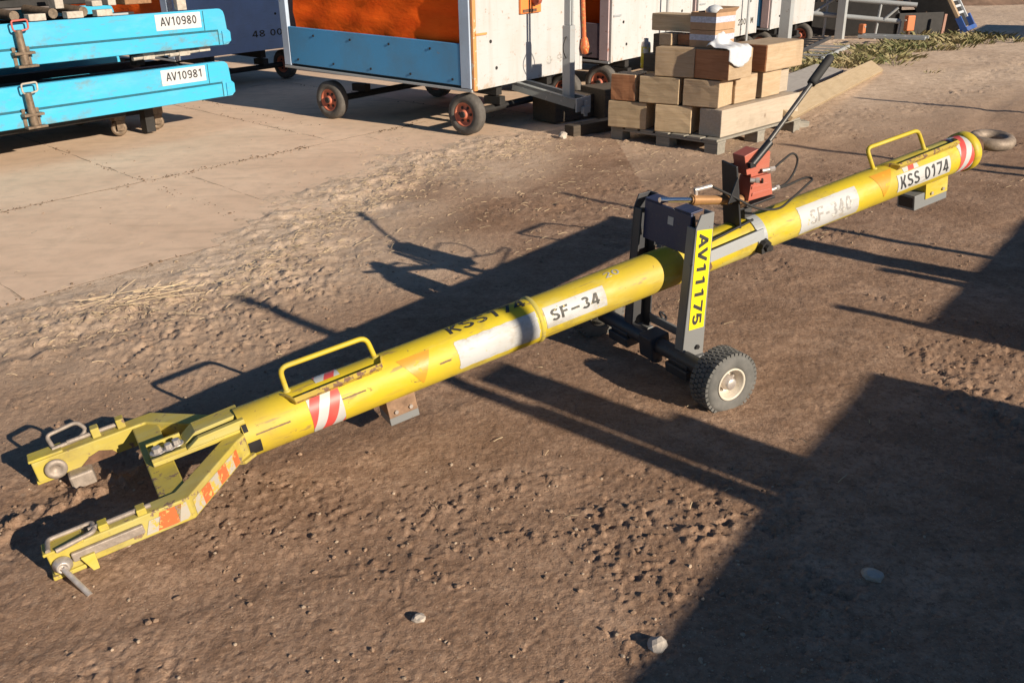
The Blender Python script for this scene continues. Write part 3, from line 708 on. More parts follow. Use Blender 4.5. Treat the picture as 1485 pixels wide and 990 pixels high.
def towbar_wheel(s):
    yc = s * 0.440; d = s
    wl = bpy.data.objects.new("wheel", None); COL.objects.link(wl); wl.parent = TB
    R0, W = 0.1285, 0.047
    prof = [(-W, 0.068), (-W - 0.005, 0.074), (-W - 0.003, 0.086), (-W - 0.006, 0.104), (-W + 0.001, 0.117), (-W + 0.010, 0.1215), (W - 0.010, 0.1215), (W - 0.001, 0.117), (W + 0.006, 0.104), (W + 0.003, 0.086), (W + 0.005, 0.074), (W, 0.068), (W - 0.012, 0.063), (-W + 0.012, 0.063)]
    mb = MB(); mb.lathe(prof, (AXX, yc, AXZ), (0, 1, 0), 56, closed=True)
    N = 38
    for row, (ya, yb, off) in enumerate(((-W + 0.000, -0.022, 0.0), (-0.019, 0.0, 0.5), (0.003, 0.021, 0.0), (0.024, W - 0.0, 0.5))):
        for i in range(N):
            t = 2 * math.pi * (i + off) / N; hw = 2 * math.pi / N * 0.36
            vs = []
            for rr in (0.116, R0):
                for (tt, yy) in ((t - hw, ya), (t + hw, ya), (t + hw, yb), (t - hw, yb)):
                    sk = (yy - (ya + yb) / 2) * 1.2
                    vs.append((AXX + rr * math.cos(tt + sk), yc + yy, AXZ + rr * math.sin(tt + sk)))
            mb.hexa(vs)
    obj("tyre", mb, TYRE, wl)
    RIMM = bpy.data.materials.get("cream_rim") or paint("cream_rim", (0.66, 0.60, 0.50), under=(0.2, 0.14, 0.1), chip=0.34, rough=0.45, dirt=(0.3, 0.23, 0.16), dirtamt=0.5)
    o = d * W
    mb = MB(); mb.lathe([(-o * 0.9, 0.062), (o * 1.0, 0.0665), (o * 1.08, 0.0665), (o * 1.10, 0.062), (o * 1.0, 0.058), (o * 0.35, 0.053), (o * 0.10, 0.043), (o * 0.08, 0.0)], (AXX, yc, AXZ), (0, 1, 0), 36); obj("rim", mb, RIMM, wl)
    mb = MB(); mb.lathe([(o * 0.05, 0.031), (o * 0.55, 0.030), (o * 0.62, 0.026), (o * 0.98, 0.0245), (o * 1.08, 0.018), (o * 1.08, 0.0)], (AXX, yc, AXZ), (0, 1, 0), 20)
    for i in range(5):
        t = 2 * math.pi * i / 5 + 0.3; c = Vector((AXX + 0.037 * math.cos(t), yc, AXZ + 0.037 * math.sin(t)))
        mb.cyl(c + Vector((0, o * 0.18, 0)), c + Vector((0, o * 0.38, 0)), 0.006, n=6, smooth=False)
    obj("hub", mb, BARE, wl)
for s in (-1, 1): towbar_wheel(s)

# hydraulic lifting gear
mb = MB(); mb.cyl((1.50, 0, 0.296), (1.69, 0, 0.240), 0.0105, n=16); obj("ram_rod", mb, CHROME, TB)
mb = MB(); P0, P1 = Vector((1.660, 0, 0.2485)), Vector((1.945, 0, 0.165)); dd = (P1 - P0).normalized()
mb.cyl(P0, P0 + dd * 0.03, 0.0225, n=20); mb.cyl(P0 + dd * 0.03, P1, 0.0205, n=20); mb.cyl(P0 - dd * 0.006, P0, 0.017, n=16); brl = obj("ram_barrel", mb, COPPER, TB, 0.001)
mb = MB(); c = P0 + dd * 0.022; mb.cyl(c, c + Vector((0.004, 0, 0.050)), 0.0085, n=10); mb.cyl(c + Vector((-0.004, 0, 0.043)), c + Vector((0.075, -0.01, 0.040)), 0.0095, n=10); obj("hose_fitting", mb, BARE, brl)
mb = MB(); mb.box((1.925, -0.014, 0.075), (1.965, 0.014, 0.19)); obj("ram_lug", mb, DKSTEEL, TB, 0.002)
mb = MB(); mb.hexa([(1.855, -0.060, 0.075), (1.865, -0.060, 0.075), (1.865, 0.045, 0.075), (1.855, 0.045, 0.075), (1.862, -0.045, 0.340), (1.872, -0.045, 0.340), (1.872, 0.045, 0.352), (1.862, 0.045, 0.352)])
mb.prism([(1.866, 0.165), (1.935, 0.165), (1.935, 0.32), (1.873, 0.335)], 1, 0.046, 0.054); mb.prism([(1.800, 0.20), (1.856, 0.20), (1.860, 0.30)], 1, -0.058, -0.050)
mb.box((1.86, -0.055, 0.150), (2.06, 0.06, 0.160)); pb = obj("pump_bracket", mb, BLK, TB, 0.002)
mb = MB()
mb.prism([(1.915, 0.172), (2.070, 0.163), (2.062, 0.262), (1.945, 0.272)], 1, -0.042, 0.042)
mb.prism([(1.945, 0.2735), (2.050, 0.2655), (2.052, 0.283), (1.945, 0.290)], 1, -0.034, 0.034)
mb.prism([(1.915, 0.2915), (2.055, 0.2845), (2.066, 0.362), (1.990, 0.392), (1.905, 0.380)], 1, -0.040, 0.040)
mb.prism([(1.935, 0.190), (2.05, 0.184), (2.047, 0.198), (1.94, 0.205)], 1, -0.047, -0.0425); mb.prism([(1.935, 0.222), (2.05, 0.216), (2.047, 0.230), (1.94, 0.236)], 1, -0.047, -0.0425)
mb.v = [(1.990 + (x - 1.990) * 0.88, y * 0.92, 0.165 + (z - 0.165) * 0.95) for x, y, z in mb.v]
pump = obj("hand_pump", mb, PUMPRED, TB, 0.004)
mb = MB(); mb.cyl((1.945, -0.046, 0.330), (2.045, -0.046, 0.396), 0.017, n=14); mb.box((1.925, -0.060, 0.318), (1.955, -0.0425, 0.342)); obj("lever_socket", mb, BLK, pump)
L0, L1 = Vector((1.965, -0.046, 0.344)), Vector((2.44, 0.0, 0.655)); dd = (L1 - L0).normalized()
LEV = plain("lever_steel", (0.09, 0.085, 0.08), 0.45, 0.4, 0.25)
mb = MB(); mb.cyl(L0, L1 - dd * 0.02, 0.0105, n=14); lv = obj("pump_lever", mb, LEV, TB)
mb = MB(); mb.lathe([(-0.155, 0.010), (-0.155, 0.0185), (-0.140, 0.0195), (-0.03, 0.0195), (-0.01, 0.018), (0.0, 0.012), (0.002, 0.0)], L1, dd, 18); obj("grip", mb, BLACKR, lv)
for a, b, r in (((2.0, -0.044, 0.285), (2.055, -0.060, 0.283), 0.009), ((1.935, -0.043, 0.262), (1.965, -0.066, 0.258), 0.010), ((2.06, -0.03, 0.180), (2.10, -0.035, 0.183), 0.009), ((2.055, 0.0, 0.36), (2.075, 0.0, 0.362), 0.010)):
    mb = MB(); mb.cyl(a, b, r, n=10); mb.cyl(Vector(a).lerp(Vector(b), 0.6), b, r * 1.25, n=6, smooth=False); obj("hose_fitting", mb, BARE, pump)
mb = MB(); mb.tube(smooth_path([(2.05, -0.058, 0.283), (2.12, -0.045, 0.300), (2.195, -0.02, 0.302), (2.243, 0.0, 0.262), (2.225, 0.0, 0.212), (2.16, -0.02, 0.182), (2.10, -0.035, 0.183)]), 0.0048, 8); obj("hose", mb, BLACKR, TB)
mb = MB(); mb.tube(smooth_path([(1.752, -0.010, 0.285), (1.83, -0.055, 0.225), (1.93, -0.085, 0.150), (2.05, -0.082, 0.112), (2.17, -0.040, 0.112), (2.29, 0.0, 0.125), (2.36, 0.03, 0.130), (2.34, 0.06, 0.135), (2.22, 0.06, 0.130), (2.08, 0.03, 0.165), (1.98, -0.066, 0.258)]), 0.0052, 8); obj("hose", mb, BLACKR, TB)
# clamp band, knob, side link bar
mb = MB(); mb.lathe([(1.930, 0.085), (1.930, 0.0905), (1.982, 0.0905), (1.982, 0.085)], (0, 0, 0), (1, 0, 0), 40, smooth=False); obj("clamp_band", mb, GALV, TB, 0.001)
kc = Vector(T(1.957, -14, 0.088)); kd = Vector(T(0, -14, 1.0))
mb = MB(); mb.cyl(kc, kc + kd * 0.024, 0.030, 0.027, 9, smooth=False); mb.cyl(kc + kd * 0.024, kc + kd * 0.040, 0.018, 0.016, 6, smooth=False); mb.box((1.925, -0.112, -0.052), (1.99, -0.060, -0.030)); obj("clamp_bolt", mb, BLACKR, TB, 0.002)
mb = MB(); mb.bar((1.585, -0.112, 0.030), (1.945, -0.104, 0.036), 0.010, 0.048); obj("link_bar", mb, GALV, TB, 0.002)
mb = MB(); mb.cyl((1.607, -0.100, 0.012), (1.607, -0.145, 0.012), 0.020, n=14); mb.cyl((1.607, -0.145, 0.012), (1.607, -0.158, 0.012), 0.013, n=6, smooth=False); obj("pivot_bolt", mb, RUST, TB, 0.002)
mb = MB(); mb.cyl((1.590, -0.085, 0.075), (1.94, -0.045, 0.086), 0.006, n=8); mb.cyl((1.60, -0.09, -0.03), (1.66, -0.095, 0.055), 0.005, n=8); obj("link_rod", mb, BLK, TB)

# ------------------------------------------------------------------ baggage carts parked side by side
CB = R_(54.0); cbx = Vector((math.cos(CB), math.sin(CB), 0)); cby = Vector((-cbx.y, cbx.x, 0)); CP = Vector((-0.31, 9.0, 0))
def panel_mat():
    m_ = paint("cart_white_paint", (0.50, 0.505, 0.51), under=(0.25, 0.13, 0.07), chip=0.26, rough=0.55, dirt=(0.42, 0.37, 0.30), dirtamt=0.35, scale=7, var=0.08)
    t = m_.node_tree; n = NT.__new__(NT); n.m = m_; n.t = t; n.b = t.nodes["Principled BSDF"]; n.tc = [q for q in t.nodes if q.type == 'TEX_COORD'][0]
    n.v = [q for q in t.nodes if q.type == 'VECT_MATH'][0].outputs[0]
    src = n.b.inputs["Base Color"].links[0].from_socket; z = n.sep(n.tc.outputs["Object"])[2]
    k = n.math('ADD', n.math('MULTIPLY', n.noise(6, 6, 0.7), 0.75), n.math('MULTIPLY', z, -0.62))
    c = n.mix(n.ramp(k, [(0.10, 0.0), (0.22, 0.7)]), src, (0.36, 0.24, 0.13)); c = n.mix(n.ramp(n.noise(16, 6, 0.7), [(0.63, 0.0), (0.67, 0.75)]), c, (0.30, 0.16, 0.08))
    st = n.noise(10, 4, 0.6, n.mapv((1, 1, 0.06))); c = n.mix(n.ramp(st, [(0.52, 0.0), (0.8, 0.38)]), c, (0.33, 0.28, 0.22))
    n.link(c, n.b.inputs["Base Color"]); return m_
PANEL = panel_mat()
SIDEB = paint("cart_blue_paint", (0.070, 0.29, 0.56), under=(0.28, 0.2, 0.15), chip=0.29, rough=0.55, dirt=(0.10, 0.20, 0.30), dirtamt=0.7, scale=12)
PILLAR = paint("pale_blue_pillar", (0.42, 0.52, 0.66), under=(0.2, 0.15, 0.12), chip=0.36, rough=0.55, dirt=(0.25, 0.27, 0.3), dirtamt=0.5, scale=10)
BOUNCEP = paint("orange_bounce_pillar", (0.60, 0.46, 0.46), under=(0.35, 0.12, 0.06), chip=0.36, rough=0.6, dirt=(0.3, 0.22, 0.22), dirtamt=0.5, scale=10)  # pink tint stands for orange light reflected onto the pillar
ORED = paint("orange_edge", (0.72, 0.30, 0.10), under=(0.6, 0.5, 0.4), chip=0.42, rough=0.6, dirtamt=0.4, scale=14)
CURT = NT("orange_curtain")
_p = CURT.noise(3.5, 5, 0.6, CURT.mapv((1, 1, 2.2))); _c = CURT.mix(CURT.ramp(_p, [(0.3, 0.0), (0.7, 1.0)]), (0.74, 0.085, 0.006), (0.86, 0.125, 0.009))
CURT.bump(_p, 0.5, 0.03); CURT = CURT.set(_c, 0.85, 0.0, 0.15)
CHASSIS = plain("chassis_black", (0.022, 0.02, 0.019), 0.7, 0, 0.4, 12)
RIMO = paint("orange_red_rim", (0.55, 0.16, 0.09), under=(0.2, 0.1, 0.08), chip=0.35, rough=0.6, dirt=(0.3, 0.16, 0.12), dirtamt=0.5)
TYREK = plain("cart_tyre", (0.105, 0.095, 0.085), 0.85, 0, 0.3, 20)
PURP = plain("dull_purple_board", (0.16, 0.12, 0.14), 0.7, 0, 0.3, 8)

def cart_wheel(parent, x, y, R0=0.197):
    wl = bpy.data.objects.new("wheel", None); COL.objects.link(wl); wl.parent = parent; wl.location = (x, y, R0 + 0.004)
    if not hasattr(cart_wheel, "me"):
        mb = MB(); W = 0.055
        mb.lathe([(-W, 0.115), (-W - 0.006, 0.15), (-W + 0.002, 0.185), (-W + 0.014, R0), (W - 0.014, R0), (W - 0.002, 0.185), (W + 0.006, 0.15), (W, 0.115)], (0, 0, 0), (1, 0, 0), 40, closed=True)
        a = mesh_of("tyre", mb, TYREK)
        mb = MB()
        for s_ in (-1, 1):
            mb.lathe([(s_ * W * 0.9, 0.116), (s_ * W * 1.02, 0.112), (s_ * W * 0.75, 0.100), (s_ * W * 0.45, 0.085), (s_ * W * 0.5, 0.05), (s_ * W * 0.9, 0.045), (s_ * W * 1.2, 0.035), (s_ * W * 1.2, 0.0)], (0, 0, 0), (1, 0, 0), 28)
        b = mesh_of("rim", mb, RIMO)
        mb = MB()
        for s_ in (-1, 1):
            mb.cyl((s_ * W * 0.9, 0, 0), (s_ * W * 1.5, 0, 0), 0.034, 0.028, 12)
            for i in range(6):
                t = 2 * math.pi * i / 6; mb.cyl((s_ * W * 0.44, 0.068 * math.cos(t), 0.068 * math.sin(t)), (s_ * W * 0.62, 0.068 * math.cos(t), 0.068 * math.sin(t)), 0.014, n=10)
        c = mesh_of("hub", mb, CHASSIS); cart_wheel.me = (a, b, c)
    for nm, me in zip(("tyre", "rim", "hub"), cart_wheel.me): obj(nm, me, None, wl)

def cart(corner, wd, ln, label, first=False, pillar=PILLAR, text=None, rod=None, side=True, number=None, top=1.98, zb=0.45, panel=None):
    panel = panel or PANEL
    c = empty("baggage_cart", label, "baggage cart", corner, CB, "covered baggage carts parked side by side")
    zs = lambda y, z: z + 0.036 * y          # the body sits a little nose-down
    def sbox(mb, x0, x1, y0, y1, z0, z1): mb.hexa([(x0, y0, zs(y0, z0)), (x1, y0, zs(y0, z0)), (x1, y1, zs(y1, z0)), (x0, y1, zs(y1, z0)), (x0, y0, zs(y0, z1)), (x1, y0, zs(y0, z1)), (x1, y1, zs(y1, z1)), (x0, y1, zs(y1, z1))])
    def part(nm, mat, *bx, bev=0.004, par=None):
        mb = MB()
        for b in bx: sbox(mb, *b)
        return obj(nm, mb, mat, par or c, bev)
    fp = part("front_panel", panel, (0.052, wd - 0.05, 0.0, 0.03, zb - 0.015, top), bev=0.003)
    part("rear_panel", PANEL, (0.052, wd - 0.05, ln - 0.03, ln, zb, top))
    part("floor_frame", CHASSIS, (0.02, wd - 0.02, 0.04, ln - 0.04, zb - 0.005, zb + 0.06))
    part("chassis_rail", CHASSIS, (wd * 0.25, wd * 0.25 + 0.09, 0.1, ln - 0.1, zb - 0.13, zb - 0.007)); part("chassis_rail", CHASSIS, (wd * 0.72, wd * 0.72 + 0.09, 0.1, ln - 0.1, zb - 0.13, zb - 0.007))
    part("roof", PANEL, (-0.03, wd + 0.03, -0.05, ln + 0.05, top + 0.004, top + 0.06))
    for x0 in (0.0, wd - 0.048):
        e = part("corner_edge", ORED if first and x0 == 0 else PANEL, (x0, x0 + 0.05, -0.003, 0.028, zb - 0.02, top), bev=0.006)
    # lower side board, pillars and curtain on the left-hand side
    part("side_pillar", pillar, (-0.016, 0.03, 0.032, 0.15, zb, top), bev=0.005)
    part("side_pillar", pillar, (-0.016, 0.03, ln - 0.13, ln - 0.032, zb, top), bev=0.005)
    part("side_board", SIDEB if side else PURP, (-0.012, 0.02, 0.156, ln - 0.136, zb + 0.02, zb + 0.40), bev=0.006)
    part("side_sill", GALV, (-0.018, 0.03, 0.02, ln - 0.03, zb - 0.03, zb - 0.006), bev=0.003)
    for k in range(9):
        y = 0.25 + (ln - 0.5) * k / 8; z = zb + (0.33 if k % 2 else 0.07)
        mb = MB(); mb.cyl((-0.0125, y, zs(y, z)), (-0.019, y, zs(y, z)), 0.012, n=8); obj("rivet", mb, CHASSIS, c)
    mb = MB(); n, k = 40, 24; vs = []
    for i in range(n + 1):
        for j in range(k + 1):
            y = 0.14 + (ln - 0.28) * i / n; z = zb + 0.36 + (top - zb - 0.38) * j / k
            y2 = y - 0.06 * (1 - j / k) * (i / n)
            vs.append((0.045 + 0.006 * math.sin(i * 0.7 + j * 0.5) + 0.007 * math.sin(j * 1.3 + 0.6 * math.sin(i * 0.4)) + random.uniform(-1, 1) * 0.002, y2, zs(y, z)))
    mb.add(vs, [(i * (k + 1) + j, (i + 1) * (k + 1) + j, (i + 1) * (k + 1) + j + 1, i * (k + 1) + j + 1) for i in range(n) for j in range(k)], True)
    obj("curtain", mb, CURT, c)
    # running gear
    ay0, ay1 = 0.16, ln - 0.62
    for y in (ay0, ay1):
        mb = MB(); mb.cyl((0.1, y, 0.2), (wd - 0.1, y, 0.2), 0.035, n=12); mb.box((wd * 0.25, y - 0.10, 0.236), (wd * 0.25 + 0.09, y + 0.10, zb - 0.135)); mb.box((wd * 0.72, y - 0.10, 0.236), (wd * 0.72 + 0.09, y + 0.10, zb - 0.135)); obj("axle", mb, CHASSIS, c, 0.004)
        for x in (0.075, wd - 0.075): cart_wheel(c, x, y)
    # hinges, bolts
    for y, z in ((0.0, zb + 0.49), (0.0, top - 0.4)):
        mb = MB(); mb.box((0.03, -0.014, z - 0.012), (0.20, -0.0035, z + 0.008)); obj("hinge", mb, ORED if first else GALV, c, 0.002)
    for x, z in ((0.265, zb + 0.41), (wd - 0.3, zb + 0.44), (0.35, zb + 0.16)):
        mb = MB(); mb.cyl((x, -0.0005, z), (x, -0.008, z), 0.016, n=10); obj("bolt", mb, CHASSIS, fp)
    if number: flat_text("lettering", number[0], (number[1], -0.002, zb + number[2]), (number[3], 0, 0), (0, 0, 0.085), INKF if first else INKW, fp, 0.005)
    return c

def drawbar(c, x, post_r, post_top, zend=0.26):
    """steel drawbar sloping down from the front panel with an upright handle post standing in its yoke"""
    d = bpy.data.objects.new("drawbar", None); COL.objects.link(d); d.parent = c
    for xx in (x - 0.10, x + 0.10):
        mb = MB(); mb.bar((xx * 0.85 + 0.06, 0.05, 0.40), (xx, -0.66, zend), 0.035, 0.085); mb.bar((xx * 0.85 + 0.06, 0.05, 0.4462), (xx, -0.66, zend + 0.0462), 0.055, 0.008); obj("rail", mb, DBAR, d, 0.002)
    mb = MB(); mb.box((x - 0.13, -0.69, zend - 0.07), (x + 0.13, -0.672, zend + 0.06)); mb.box((x - 0.06, -0.73, zend - 0.09), (x + 0.06, -0.692, zend - 0.02)); mb.cyl((x, -0.71, zend - 0.12), (x, -0.71, zend + 0.03), 0.02, n=12); obj("coupling", mb, GALV, d, 0.004)
    mb = MB(); mb.box((x - 0.045, -0.555, zend + 0.0), (x + 0.045, -0.465, 0.98)); mb.box((x - 0.034, -0.544, 0.982), (x - 0.008, -0.476, post_top)); mb.box((x + 0.008, -0.544, 0.982), (x + 0.034, -0.476, post_top)); obj("handle_post", mb, GALV, d, 0.004)
    for s_ in (-1, 1):
        mb = MB(); pts = [(x + s_ * (0.046 + 0.055 * math.sin(math.pi * k / 10)), -0.51, 0.88 - 0.20 * k / 10) for k in range(11)]; mb.tube(pts, 0.006, 6); obj("cable", mb, CHASSIS, d)
    return d
DBAR = paint("drawbar_grey", (0.20, 0.22, 0.22), under=(0.45, 0.43, 0.4), chip=0.36, rough=0.5, dirtamt=0.3)

c1 = cart(CP, 1.92, 2.62, "baggage cart with orange curtain above a blue side board, nearest of the row", first=True, number=("0 9 :", 1.22, 0.10, 0.42))
drawbar(c1, 0.845, 0.045, 1.75)
mb = MB(); mb.box((0.735, -0.030, 1.075), (1.085, -0.003, 1.36)); bx = obj("lamp_box", mb, paint("lamp_orange", (0.85, 0.25, 0.06), chip=0.3, dirtamt=0.2), c1, 0.006)
mb = MB(); mb.box((0.76, -0.034, 1.085), (1.0, -0.0305, 1.115)); obj("lamp_ledge", mb, RUST, bx)
mb = MB(); mb.lathe([(0.0, 0.0), (0.0, 0.05), (0.03, 0.055), (0.07, 0.04), (0.085, 0.0)], (0.955, -0.034, 1.20), (0, -1, 0), 20); obj("lamp_lens", mb, PUMPRED, bx)
mb = MB(); mb.tube(smooth_path([(1.86, -0.01, 1.6), (1.875, -0.03, 1.2), (1.895, -0.035, 0.90), (1.90, -0.04, 0.72)]), 0.022, 8); mb.lathe([(-0.13, 0.0), (-0.12, 0.035), (-0.05, 0.05), (0.03, 0.035), (0.06, 0.015)], (1.90, -0.045, 0.72), (0, 0.05, 1), 14); obj("orange_strap", mb, ORSTR, c1)
cart(CP + cbx * 2.55, 2.07, 2.6, "baggage cart with an orange-reflection tint on its corner pillar, directly behind the timber stack", pillar=BOUNCEP, side=False, number=None)
cart(CP + cbx * 4.80, 2.05, 2.6, "baggage cart with faint lettering low on its white panel, beyond the timber", pillar=BOUNCEP, number=("2004 M", 1.35, 0.13, 0.55))
cart(CP + cbx * 7.40, 1.93, 2.6, "baggage cart farthest along the row, beside the galvanised pipe frame", pillar=BOUNCEP)
p0 = Vector((-2.968, 13.666, 0)) - cbx * 1.95
cart(p0, 1.95, 2.6, "shaded bluish baggage cart behind the right ends of the light blue dollies", number=("48 00", 1.22, 0.16, 0.52), panel=paint("skylit_shade_panel", (0.36, 0.50, 0.74), under=(0.2, 0.14, 0.1), chip=0.27, dirt=(0.25, 0.26, 0.3), dirtamt=0.4, scale=7))  # blue of this front panel's paint imitates sky-lit shade
mbp = MB()

def handle_post(t, mm, h, r, label):
    o = empty("upright_post", label, "post", CP + cbx * t - cby * mm, CB, "upright steel posts between the carts")
    mb = MB()
    if r > 0.04:
        mb.prism([(-r, -r), (r, -r), (r, -r + 0.014), (-r + 0.014, -r + 0.014), (-r + 0.014, r - 0.014), (r, r - 0.014), (r, r), (-r, r)], 2, 0.02, h)
    else: mb.cyl((0, 0, 0.02), (0, 0, h), r, n=12)
    obj("shaft", mb, GALV, o, 0.002)
    mb = MB(); mb.box((-r - 0.06, -r - 0.06, 0.0), (r + 0.06, r + 0.06, 0.018)); obj("base_plate", mb, DKSTEEL, o, 0.003)
handle_post(7.12, 0.35, 1.9, 0.075, "thick grey channel post standing behind the biggest timber, in front of the farthest cart gap")
handle_post(3.72, 0.10, 1.9, 0.018, "thin grey rod post against the white end panel just behind the timber stack")
handle_post(6.25, 0.10, 1.9, 0.018, "thin grey rod post against the third cart's lettered end panel")
handle_post(10.72, 0.05, 1.9, 0.07, "grey channel post beside the galvanised pipe frame at the end of the carts")

# ------------------------------------------------------------------ light blue dollies stacked at the left
CYAN = paint("light_blue_paint", (0.045, 0.42, 0.66), under=(0.2, 0.3, 0.3), chip=0.2, rough=0.42, dirt=(0.10, 0.33, 0.45), dirtamt=0.5, var=0.12, scale=14, wear=(0.10, 0.42, 0.60))
BROWNM = plain("greasy_brown_metal", (0.20, 0.145, 0.10), 0.55, 0.3, 0.5, 25, 0.3)
PALE = plain("pale_bracket", (0.45, 0.40, 0.34), 0.7, 0, 0.3)
REDL = paint("red_loop", (0.55, 0.10, 0.08), chip=0.35)
TEALD = plain('teal_recess_shade', (0.01, 0.11, 0.15), 0.6); DB = R_(52.5)
def dolly(z, label, number, loop_mat, casters, dx, wdn=2.0):
    d = empty("pallet_dolly", label, "dolly", (-2.82, 9.85, 0), DB, "light blue dollies stacked on each other")
    L = 4.2; h = 0.345
    def poly(inset=0.0):
        return [(-L, z), (dx - 0.02, z), (dx + 0.018, z + 0.03), (dx + 0.018, z + 0.125), (dx - 0.012, z + 0.148), (dx - 0.022, z + 0.275), (dx - 0.035, z + 0.318), (dx - 0.065, z + 0.340), (dx - 0.10, z + h), (-L, z + h)]
    mb = MB(); mb.prism([(x, zz) for x, zz in poly()], 1, 0.0, 0.012); bm_ = obj("side_plate", mb, CYAN, d, 0.004)
    # pressed lower rail proud of the plate, and cap plate at the end
    mb = MB(); mb.prism([(-L, z + 0.004), (dx - 0.145, z + 0.004), (dx - 0.145, z + 0.132), (-L, z + 0.132)], 1, -0.022, -0.0005); obj("lower_rail", mb, CYAN, d, 0.006)
    mb = MB(); mb.prism([(dx - 0.085, z + 0.006), (dx + 0.012, z + 0.032), (dx + 0.012, z + 0.122), (dx - 0.085, z + 0.135)], 1, -0.016, -0.0005); obj("end_block", mb, CYAN, d, 0.005)
    mb = MB(); mb.prism([(-L, z + 0.150), (dx - 0.285, z + 0.150), (dx - 0.285, z + h - 0.006), (-L, z + h - 0.006)], 1, -0.010, -0.0005); obj("upper_panel", mb, CYAN, d, 0.003)
    mb = MB(); mb.box((-L, 0.014, z + h - 0.03), (dx - 0.12, 0.10, z + h - 0.004)); mb.box((-L, 0.014, z + 0.004), (dx - 0.12, 0.10, z + 0.02)); obj("flange", mb, CYAN, d)
    mb = MB(); mb.prism(poly(), 1, wdn - 0.012, wdn); obj("side_plate", mb, CYAN, d)
    lx0, lx1 = dx - 0.815, dx - 0.315
    mb = MB(); mb.box((lx0, -0.0135, z + 0.185), (lx1, -0.0105, z + h - 0.016)); lb = obj("label_plate", mb, WHITEC, d)
    flat_text("lettering", number, (lx0 + 0.055, -0.0145, z + 0.225), (0.395, 0, 0), (0, 0, 0.078), INK, lb, 0.008)
    mb = MB()
    for x in (-L + 0.2, -2.6, -1.35, -0.35): mb.box((x - 0.06, 0.10, z + 0.10), (x + 0.06, wdn - 0.013, z + 0.22))
    mb.box((-L, 0.6, z + 0.221), (dx - 0.2, 0.72, z + 0.29)); mb.box((-L, 1.3, z + 0.221), (dx - 0.2, 1.42, z + 0.29)); obj("deck_frame", mb, CHASSIS, d, 0.004)
    # stanchion lock with its loop
    sx = dx - 2.13
    lk = bpy.data.objects.new("stanchion_lock", None); COL.objects.link(lk); lk.parent = d
    for xx in (sx - 0.060, sx + 0.060):
        mb = MB(); mb.box((xx - 0.015, -0.034, z - 0.004), (xx + 0.015, -0.0230, z + 0.16)); obj("lock_cheek", mb, BROWNM, lk, 0.003)
    mb = MB(); mb.cyl((sx, -0.066, z + 0.02), (sx - 0.01, -0.072, z + 0.295), 0.036, 0.030, 18); mb.box((sx - 0.09, -0.105, z + 0.10), (sx + 0.085, -0.036, z + 0.122)); mb.box((sx - 0.08, -0.105, z - 0.004), (sx + 0.095, -0.036, z + 0.016)); obj("lock_barrel", mb, BROWNM, lk, 0.003)
    mb = MB(); pts = fillet([(sx - 0.02, -0.07, z + 0.285), (sx - 0.055, -0.085, z + 0.295), (sx - 0.06, -0.09, z + 0.37), (sx + 0.075, -0.09, z + 0.375), (sx + 0.075, -0.085, z + 0.30), (sx + 0.0, -0.07, z + 0.285)], 0.02); mb.tube(pts, 0.008, 8); obj("lock_loop", mb, loop_mat, lk)
    if z < 0.5:
        mb = MB(); mb.box((-L + 0.02, 0.75, z - 0.17), (-0.42, wdn - 0.05, z + 0.095)); obj("underside_fill", mb, CHASSIS, d, 0.006)  # solid box added to keep the space under the dolly dark
        mb = MB(); mb.box((-L + 0.02, 0.14, z - 0.06), (-1.15, 0.74, z + 0.095)); obj("underside_fill", mb, CHASSIS, d, 0.006)
    mb = MB(); mb.box((-L, -0.0045, z + 0.1325), (dx - 0.125, -0.0003, z + 0.1495)); mb.box((dx - 0.1445, -0.0045, z + 0.006), (dx - 0.122, -0.0003, z + 0.1324)); obj("recess_shade_strip", mb, TEALD, d)  # dark teal strips paint in the shade of the rail gaps
    mb = MB(); mb.box((dx - 0.2845, -0.0045, z + 0.150), (dx - 0.273, -0.0003, z + h - 0.01)); obj("recess_shade_strip", mb, TEALD, d)
    # castors
    for x, y in casters:
        ct = bpy.data.objects.new("castor", None); COL.objects.link(ct); ct.parent = d; zz = z
        r = 0.075
        zc = zz - 0.312 + r if zz < 0.5 else zz - 0.16 + r * 0.3
        if zz < 0.5:
            mb = MB(); mb.lathe([(-0.03, 0.03), (-0.03, r - 0.008), (-0.022, r), (0.022, r), (0.03, r - 0.008), (0.03, 0.03)], (x, y, zc), (0.5, 0.85, 0), 24, closed=True); obj("castor_wheel", mb, BROWNM, ct)
            mb = MB(); mb.box((x - 0.06, y - 0.05, zc + r + 0.004), (x + 0.06, y + 0.05, zz + 0.09)); mb.box((x - 0.045, y - 0.05, zc - 0.02), (x + 0.045, y - 0.042, zc + r + 0.003)); mb.box((x - 0.045, y + 0.042, zc - 0.02), (x + 0.045, y + 0.05, zc + r + 0.003)); obj("castor_fork", mb, BROWNM, ct, 0.003)
        else:
            mb = MB(); mb.box((x - 0.10, y - 0.03, zz - 0.07), (x + 0.02, y + 0.04, zz - 0.01)); mb.cyl((x - 0.2, y, zz - 0.05), (x + 0.2, y, zz - 0.03), 0.022, n=12); mb.box((x + 0.13, y - 0.03, zz - 0.05), (x + 0.26, y + 0.03, zz + 0.02)); obj("castor_stub", mb, PALE if y < 0.5 else BROWNM, ct, 0.004)
    for x in (-2.6, -0.75):
        for y in (0.45, wdn - 0.25):
            mb = MB(); mb.box((x - 0.05, y - 0.05, z - 0.15 if z > 0.5 else z - 0.30), (x + 0.05, y + 0.05, z + 0.098)); obj("spacer_leg", mb, CHASSIS, d, 0.004)
    return d
WHITEC = paint("clean_white_label", (0.54, 0.56, 0.58), chip=0.15, rough=0.4, dirtamt=0.1, var=0.04)
